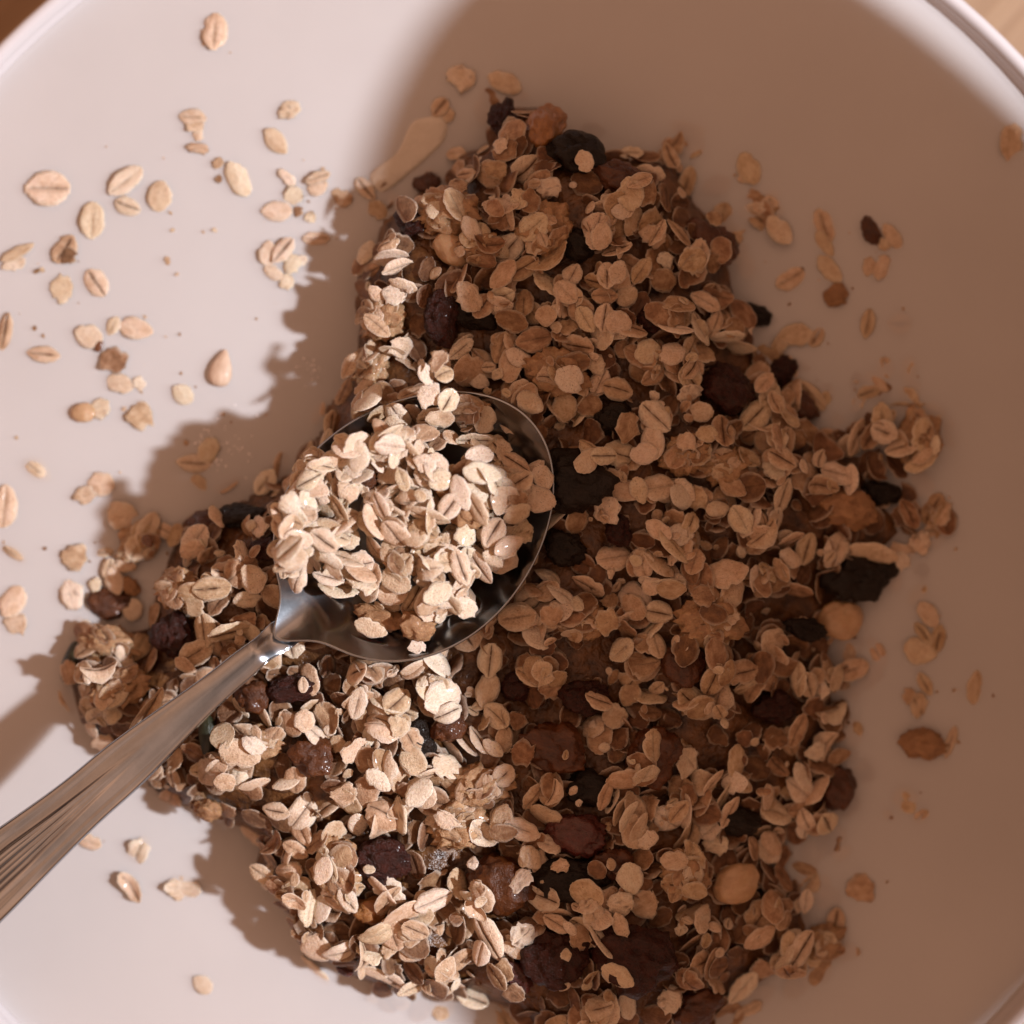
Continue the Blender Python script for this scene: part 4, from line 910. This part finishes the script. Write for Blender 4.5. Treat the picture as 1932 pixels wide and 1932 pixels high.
# coconut chip between the floating flakes at the top
cp = [(835,216),(846,233),(834,270),(774,325),(720,362),(698,330),(747,288),(774,233),(800,220)]
cz = 0.0005; pts = [P(x, y, cz) for x, y in cp]
def smooth_loop(pts, n=6):
    o_ = []
    for i in range(len(pts)):
        p0, p1, p2, p3 = [Vector(pts[(i + k_) % len(pts)]) for k_ in (-1, 0, 1, 2)]
        for s in range(n):
            t = s / n; o_.append(0.5 * ((2 * p1) + (-p0 + p2) * t + (2 * p0 - 5 * p1 + 4 * p2 - p3) * t * t + (-p0 + 3 * p1 - 3 * p2 + p3) * t ** 3))
    return o_
lp = smooth_loop(pts); cc_ = sum(lp, Vector((0, 0))) / len(lp); n_ = len(lp)
vv = []; ff = []
levels = [(1.0, -0.0006), (1.0, -0.0001), (0.96, 0.0002), (0.75, 0.0004), (0.4, 0.0003)]
for s, z in levels:
    for p in lp: q = cc_ + (p - cc_) * s; vv.append((q.x, q.y, z + 0.0003 * noise.noise(Vector((q.x * 200, q.y * 200, 1)))))
for k_ in range(len(levels) - 1):
    for i in range(n_): j = (i + 1) % n_; ff.append((k_ * n_ + i, k_ * n_ + j, (k_ + 1) * n_ + j, (k_ + 1) * n_ + i))
ff.append(tuple(range(4 * n_, 5 * n_))); ff.append(tuple(range(n_ - 1, -1, -1)))
o = link('coconut_chip', mesh_from('coconut_chip', vv, ff, M['coconut'])); tag(o, 'long smooth beige coconut chip floating above left of the heap', 'coconut chip')

# which flakes show largest
vis = np.zeros(len(records))
sp_ids = spile.id[spile.id >= 0]; np.add.at(vis, sp_ids, 1)
shown = np.where(spile.id >= 0, -1, pile.id)
xs_sp = (spm > 0); shown = np.where(xs_sp, -1, shown)
hp = shown[shown >= 0]; np.add.at(vis, hp, 1)
for i, r_ in enumerate(records):
    if r_['where'] == 'milk': vis[i] += 60
    X_, Y_ = r_['x'] * H / (H - r_['z']), r_['y'] * H / (H - r_['z'])
    if max(abs(X_), abs(Y_)) > HALF + 0.002: vis[i] = 0
order = list(np.argsort(-vis)); chosen = set(int(i) for i in order[:300])
zeros = [i for i in range(len(records)) if vis[i] <= 0]

landm = [(d['x'], d['y'], d['short'], d['where']) for d in lumps if d['short']]
landm += [(*P(770, 290), 'coconut chip', 'milk'), (*P(120, 120), 'upper left rim', 'milk'), (*P(1840, 120), 'upper right rim', 'milk'), (*P(100, 1640), 'spoon handle', 'milk'),
          (*P(1700, 1700), 'lower right milk', 'x'), (*P(1040, 950, .025), 'right lip of the spoon', 'spoon'), (*P(560, 1150, .03), 'neck of the spoon', 'spoon'), (*P(830, 760, .03), 'upper lip of the spoon', 'spoon'), (*P(560, 900, .03), 'left side of the spoon', 'spoon')]
ORD = ['nearest', 'second nearest', 'third nearest', 'fourth nearest', 'fifth nearest', 'sixth nearest', 'seventh nearest', 'eighth nearest', 'ninth nearest', 'tenth nearest', 'eleventh nearest', 'twelfth nearest', 'thirteenth nearest', 'fourteenth nearest', 'fifteenth nearest', 'sixteenth nearest', 'seventeenth nearest', 'eighteenth nearest', 'nineteenth nearest', 'twentieth nearest']
buckets = {}
for i in chosen:
    r_ = records[i]; best = min((math.hypot(r_['x'] - lx_, r_['y'] - ly_), n2) for n2, (lx_, ly_, _, w_) in enumerate(landm) if w_ == {'under': 'heap', 'crumb': 'milk'}.get(r_['where'], r_['where']))
    lx_, ly_, nm, _ = landm[best[1]]; an = math.degrees(math.atan2(r_['y'] - ly_, r_['x'] - lx_)) % 360
    dr = ['right of', 'above', 'left of', 'below'][int(((an + 45) % 360) // 90)]
    buckets.setdefault((nm, dr, {'under': 'heap', 'crumb': 'milk'}.get(r_['where'], r_['where'])), []).append((best[0], i))
label = {}
PLACE = {'heap': 'in the heap', 'spoon': 'on the spoon', 'milk': 'in the milk', 'under': 'in the milk', 'crumb': 'in the milk'}
for (nm, dr, w_), lst in buckets.items():
    for k_, (dd, i) in enumerate(sorted(lst)):
        r_ = records[i]; t = r_['tone']
        tn = 'cream' if t < 0.15 else 'pale' if t < 0.35 else 'tan' if t < 0.6 else 'toasted'
        st_ = math.hypot(r_['gx'], r_['gy'])
        kd = {'crease': 'creased ', 'plain': '', 'broken': 'ragged ', 'curl': 'curled '}[r_['key'][0]]
        pose = 'tilted ' if st_ > 0.8 else ''
        label[i] = f"{pose}{tn} {kd}oat flake, {ORD[min(k_, 19)]} {dr} the {nm}"

def flake_matrix(r_):
    nrm = Vector((-r_['gx'], -r_['gy'], 1)).normalized(); q = Vector((0, 0, 1)).rotation_difference(nrm)
    zs = r_['a'] * (-1 if r_['flip'] else 1)
    m_ = Matrix.Translation((r_['x'], r_['y'], r_['z'])) @ q.to_matrix().to_4x4() @ Matrix.Rotation(r_['yaw'], 4, 'Z')
    if r_['flip']: m_ = m_ @ Matrix.Rotation(math.pi, 4, 'X')
    return m_ @ Matrix.Diagonal((r_['a'], r_['b'], r_['a'], 1))
GRP = {'heap': 'oat flakes lying on the muesli heap', 'spoon': 'oat flakes heaped on the spoon', 'milk': 'oat flakes floating in the milk', 'under': 'oat flakes sunk in the milk beside the heap', 'crumb': 'oat crumbs'}
for i in sorted(chosen):
    r_ = records[i]
    o = link('oat_flake', hi_mesh(r_['key'])); o.matrix_world = flake_matrix(r_); o.color = (r_['tone'], 0, 0, 1)
    tag(o, label[i], 'oat flake', GRP[r_['where']])
for w_, nm_, lb_ in (('heap', 'loose_oat_flakes', 'countless smaller oat flakes packed between the larger ones in the heap'), ('spoon', 'spoon_oat_flakes', 'small oat flakes packed underneath the larger ones on the spoon'), ('milk', 'floating_oat_bits', 'small oat bits drifting in the milk'), ('crumb', 'oat_crumbs', 'tiny oat crumbs scattered over the milk between the floating flakes'), ('under', 'sunken_oat_flakes', 'dim oat flakes sunk just under the milk around the edge of the heap')):
    V = []; F = []; CR = []; ED = []; TN = []; off = 0
    for i, r_ in enumerate(records):
        if i in chosen or r_['where'] != w_: continue
        hi = vis[i] > 60
        g, fc, crs, eds = geo[r_['key']][0 if hi else 1]; m_ = np.array(flake_matrix(r_)); pv = g @ m_[:3, :3].T + m_[:3, 3]
        V.append(pv); F += [tuple(k_ + off for k_ in q) for q in fc]; off += len(g); CR.append(crs); ED.append(eds); TN.append(np.full(len(g), r_['tone']))
    if not V: continue
    o = link(nm_, mesh_from(nm_, np.concatenate(V), F, OAT, True, {'crease': np.concatenate(CR), 'edge': np.concatenate(ED), 'tone': np.concatenate(TN)}))
    o.color = (0, 0, 0, 1); tag(o, lb_, 'oat flakes', kind='stuff')
    # the oat material works in half lengths of a flake: rescale its object space
    s_ = 0.003; o.data.transform(Matrix.Scale(1 / s_, 4)); o.scale = (s_, s_, s_)

# tiny bubbles on the milk where the light catches them
bub = bmesh.new()
for k_ in range(70):
    if k_ < 52: px, py_ = rnd.gauss(425, 45), rnd.gauss(835, 38)
    else: px, py_ = rnd.gauss(590, 14), rnd.gauss(695, 16)
    x, y = P(px, py_); r = rnd.uniform(0.00010, 0.00028)
    bmesh.ops.create_icosphere(bub, subdivisions=2, radius=r, matrix=Matrix.Translation((x, y, 0.00002)) @ Matrix.Diagonal((1, 1, 0.7, 1)))
me_ = bpy.data.meshes.new('milk_bubbles'); bub.to_mesh(me_); bub.free(); me_.polygons.foreach_set('use_smooth', [True] * len(me_.polygons))
mb = NT('milk_bubble'); mb.set(Base_Color=(0.88, 0.84, 0.84), Roughness=0.06); mb.b.inputs['Specular IOR Level'].default_value = 0.9; me_.materials.append(mb.m)
o = link('milk_bubbles', me_); tag(o, 'fine glinting bubbles on the lit milk left of the spoon', 'bubbles', kind='stuff')

# unseen phone stand-in added right of the view, outline shaped to cast the broad shade
S0 = Vector((*P(1420, 960), 0)); T_ = 0.19
pc = S0.lerp(LAMP, T_)
WL, WR, L2, TH = 0.0720 * (1 - T_), 0.0920 * (1 - T_), 0.115 * (1 - T_), 0.004
out = []
for k_ in range(72):
    a = 2 * math.pi * k_ / 72; ca, sa = math.cos(a), math.sin(a)
    ex = 2 / (1.4 if sa > 0 else 1.6) if ca > 0 else 2 / (2.4 if sa > 0 else 4.0)
    out.append((math.copysign(abs(ca) ** ex, ca) * (WR if ca > 0 else WL), math.copysign(abs(sa) ** ex, sa) * L2))
n_ = len(out); vv = []; ff = []
for z, s in ((-TH, 0.985), (-TH * 0.7, 1.0), (TH * 0.7, 1.0), (TH, 0.985)):
    for x, y in out: vv.append((x * s, y * s, z))
for k_ in range(3):
    for i in range(n_): j = (i + 1) % n_; ff.append((k_ * n_ + i, k_ * n_ + j, (k_ + 1) * n_ + j, (k_ + 1) * n_ + i))
ff.append(tuple(range(n_ - 1, -1, -1))); ff.append(tuple(range(3 * n_, 4 * n_)))
pm = NT('dark_blocker_glass'); pm.set(Base_Color=(0.03, 0.03, 0.035), Roughness=0.3)
o = link('phone_blocker', mesh_from('phone_blocker', vv, ff, pm.m, False), None, pc)
o.rotation_euler.z = math.radians(8)
tag(o, 'unseen dark phone stand-in added over the right of the bowl to shade it', 'phone')
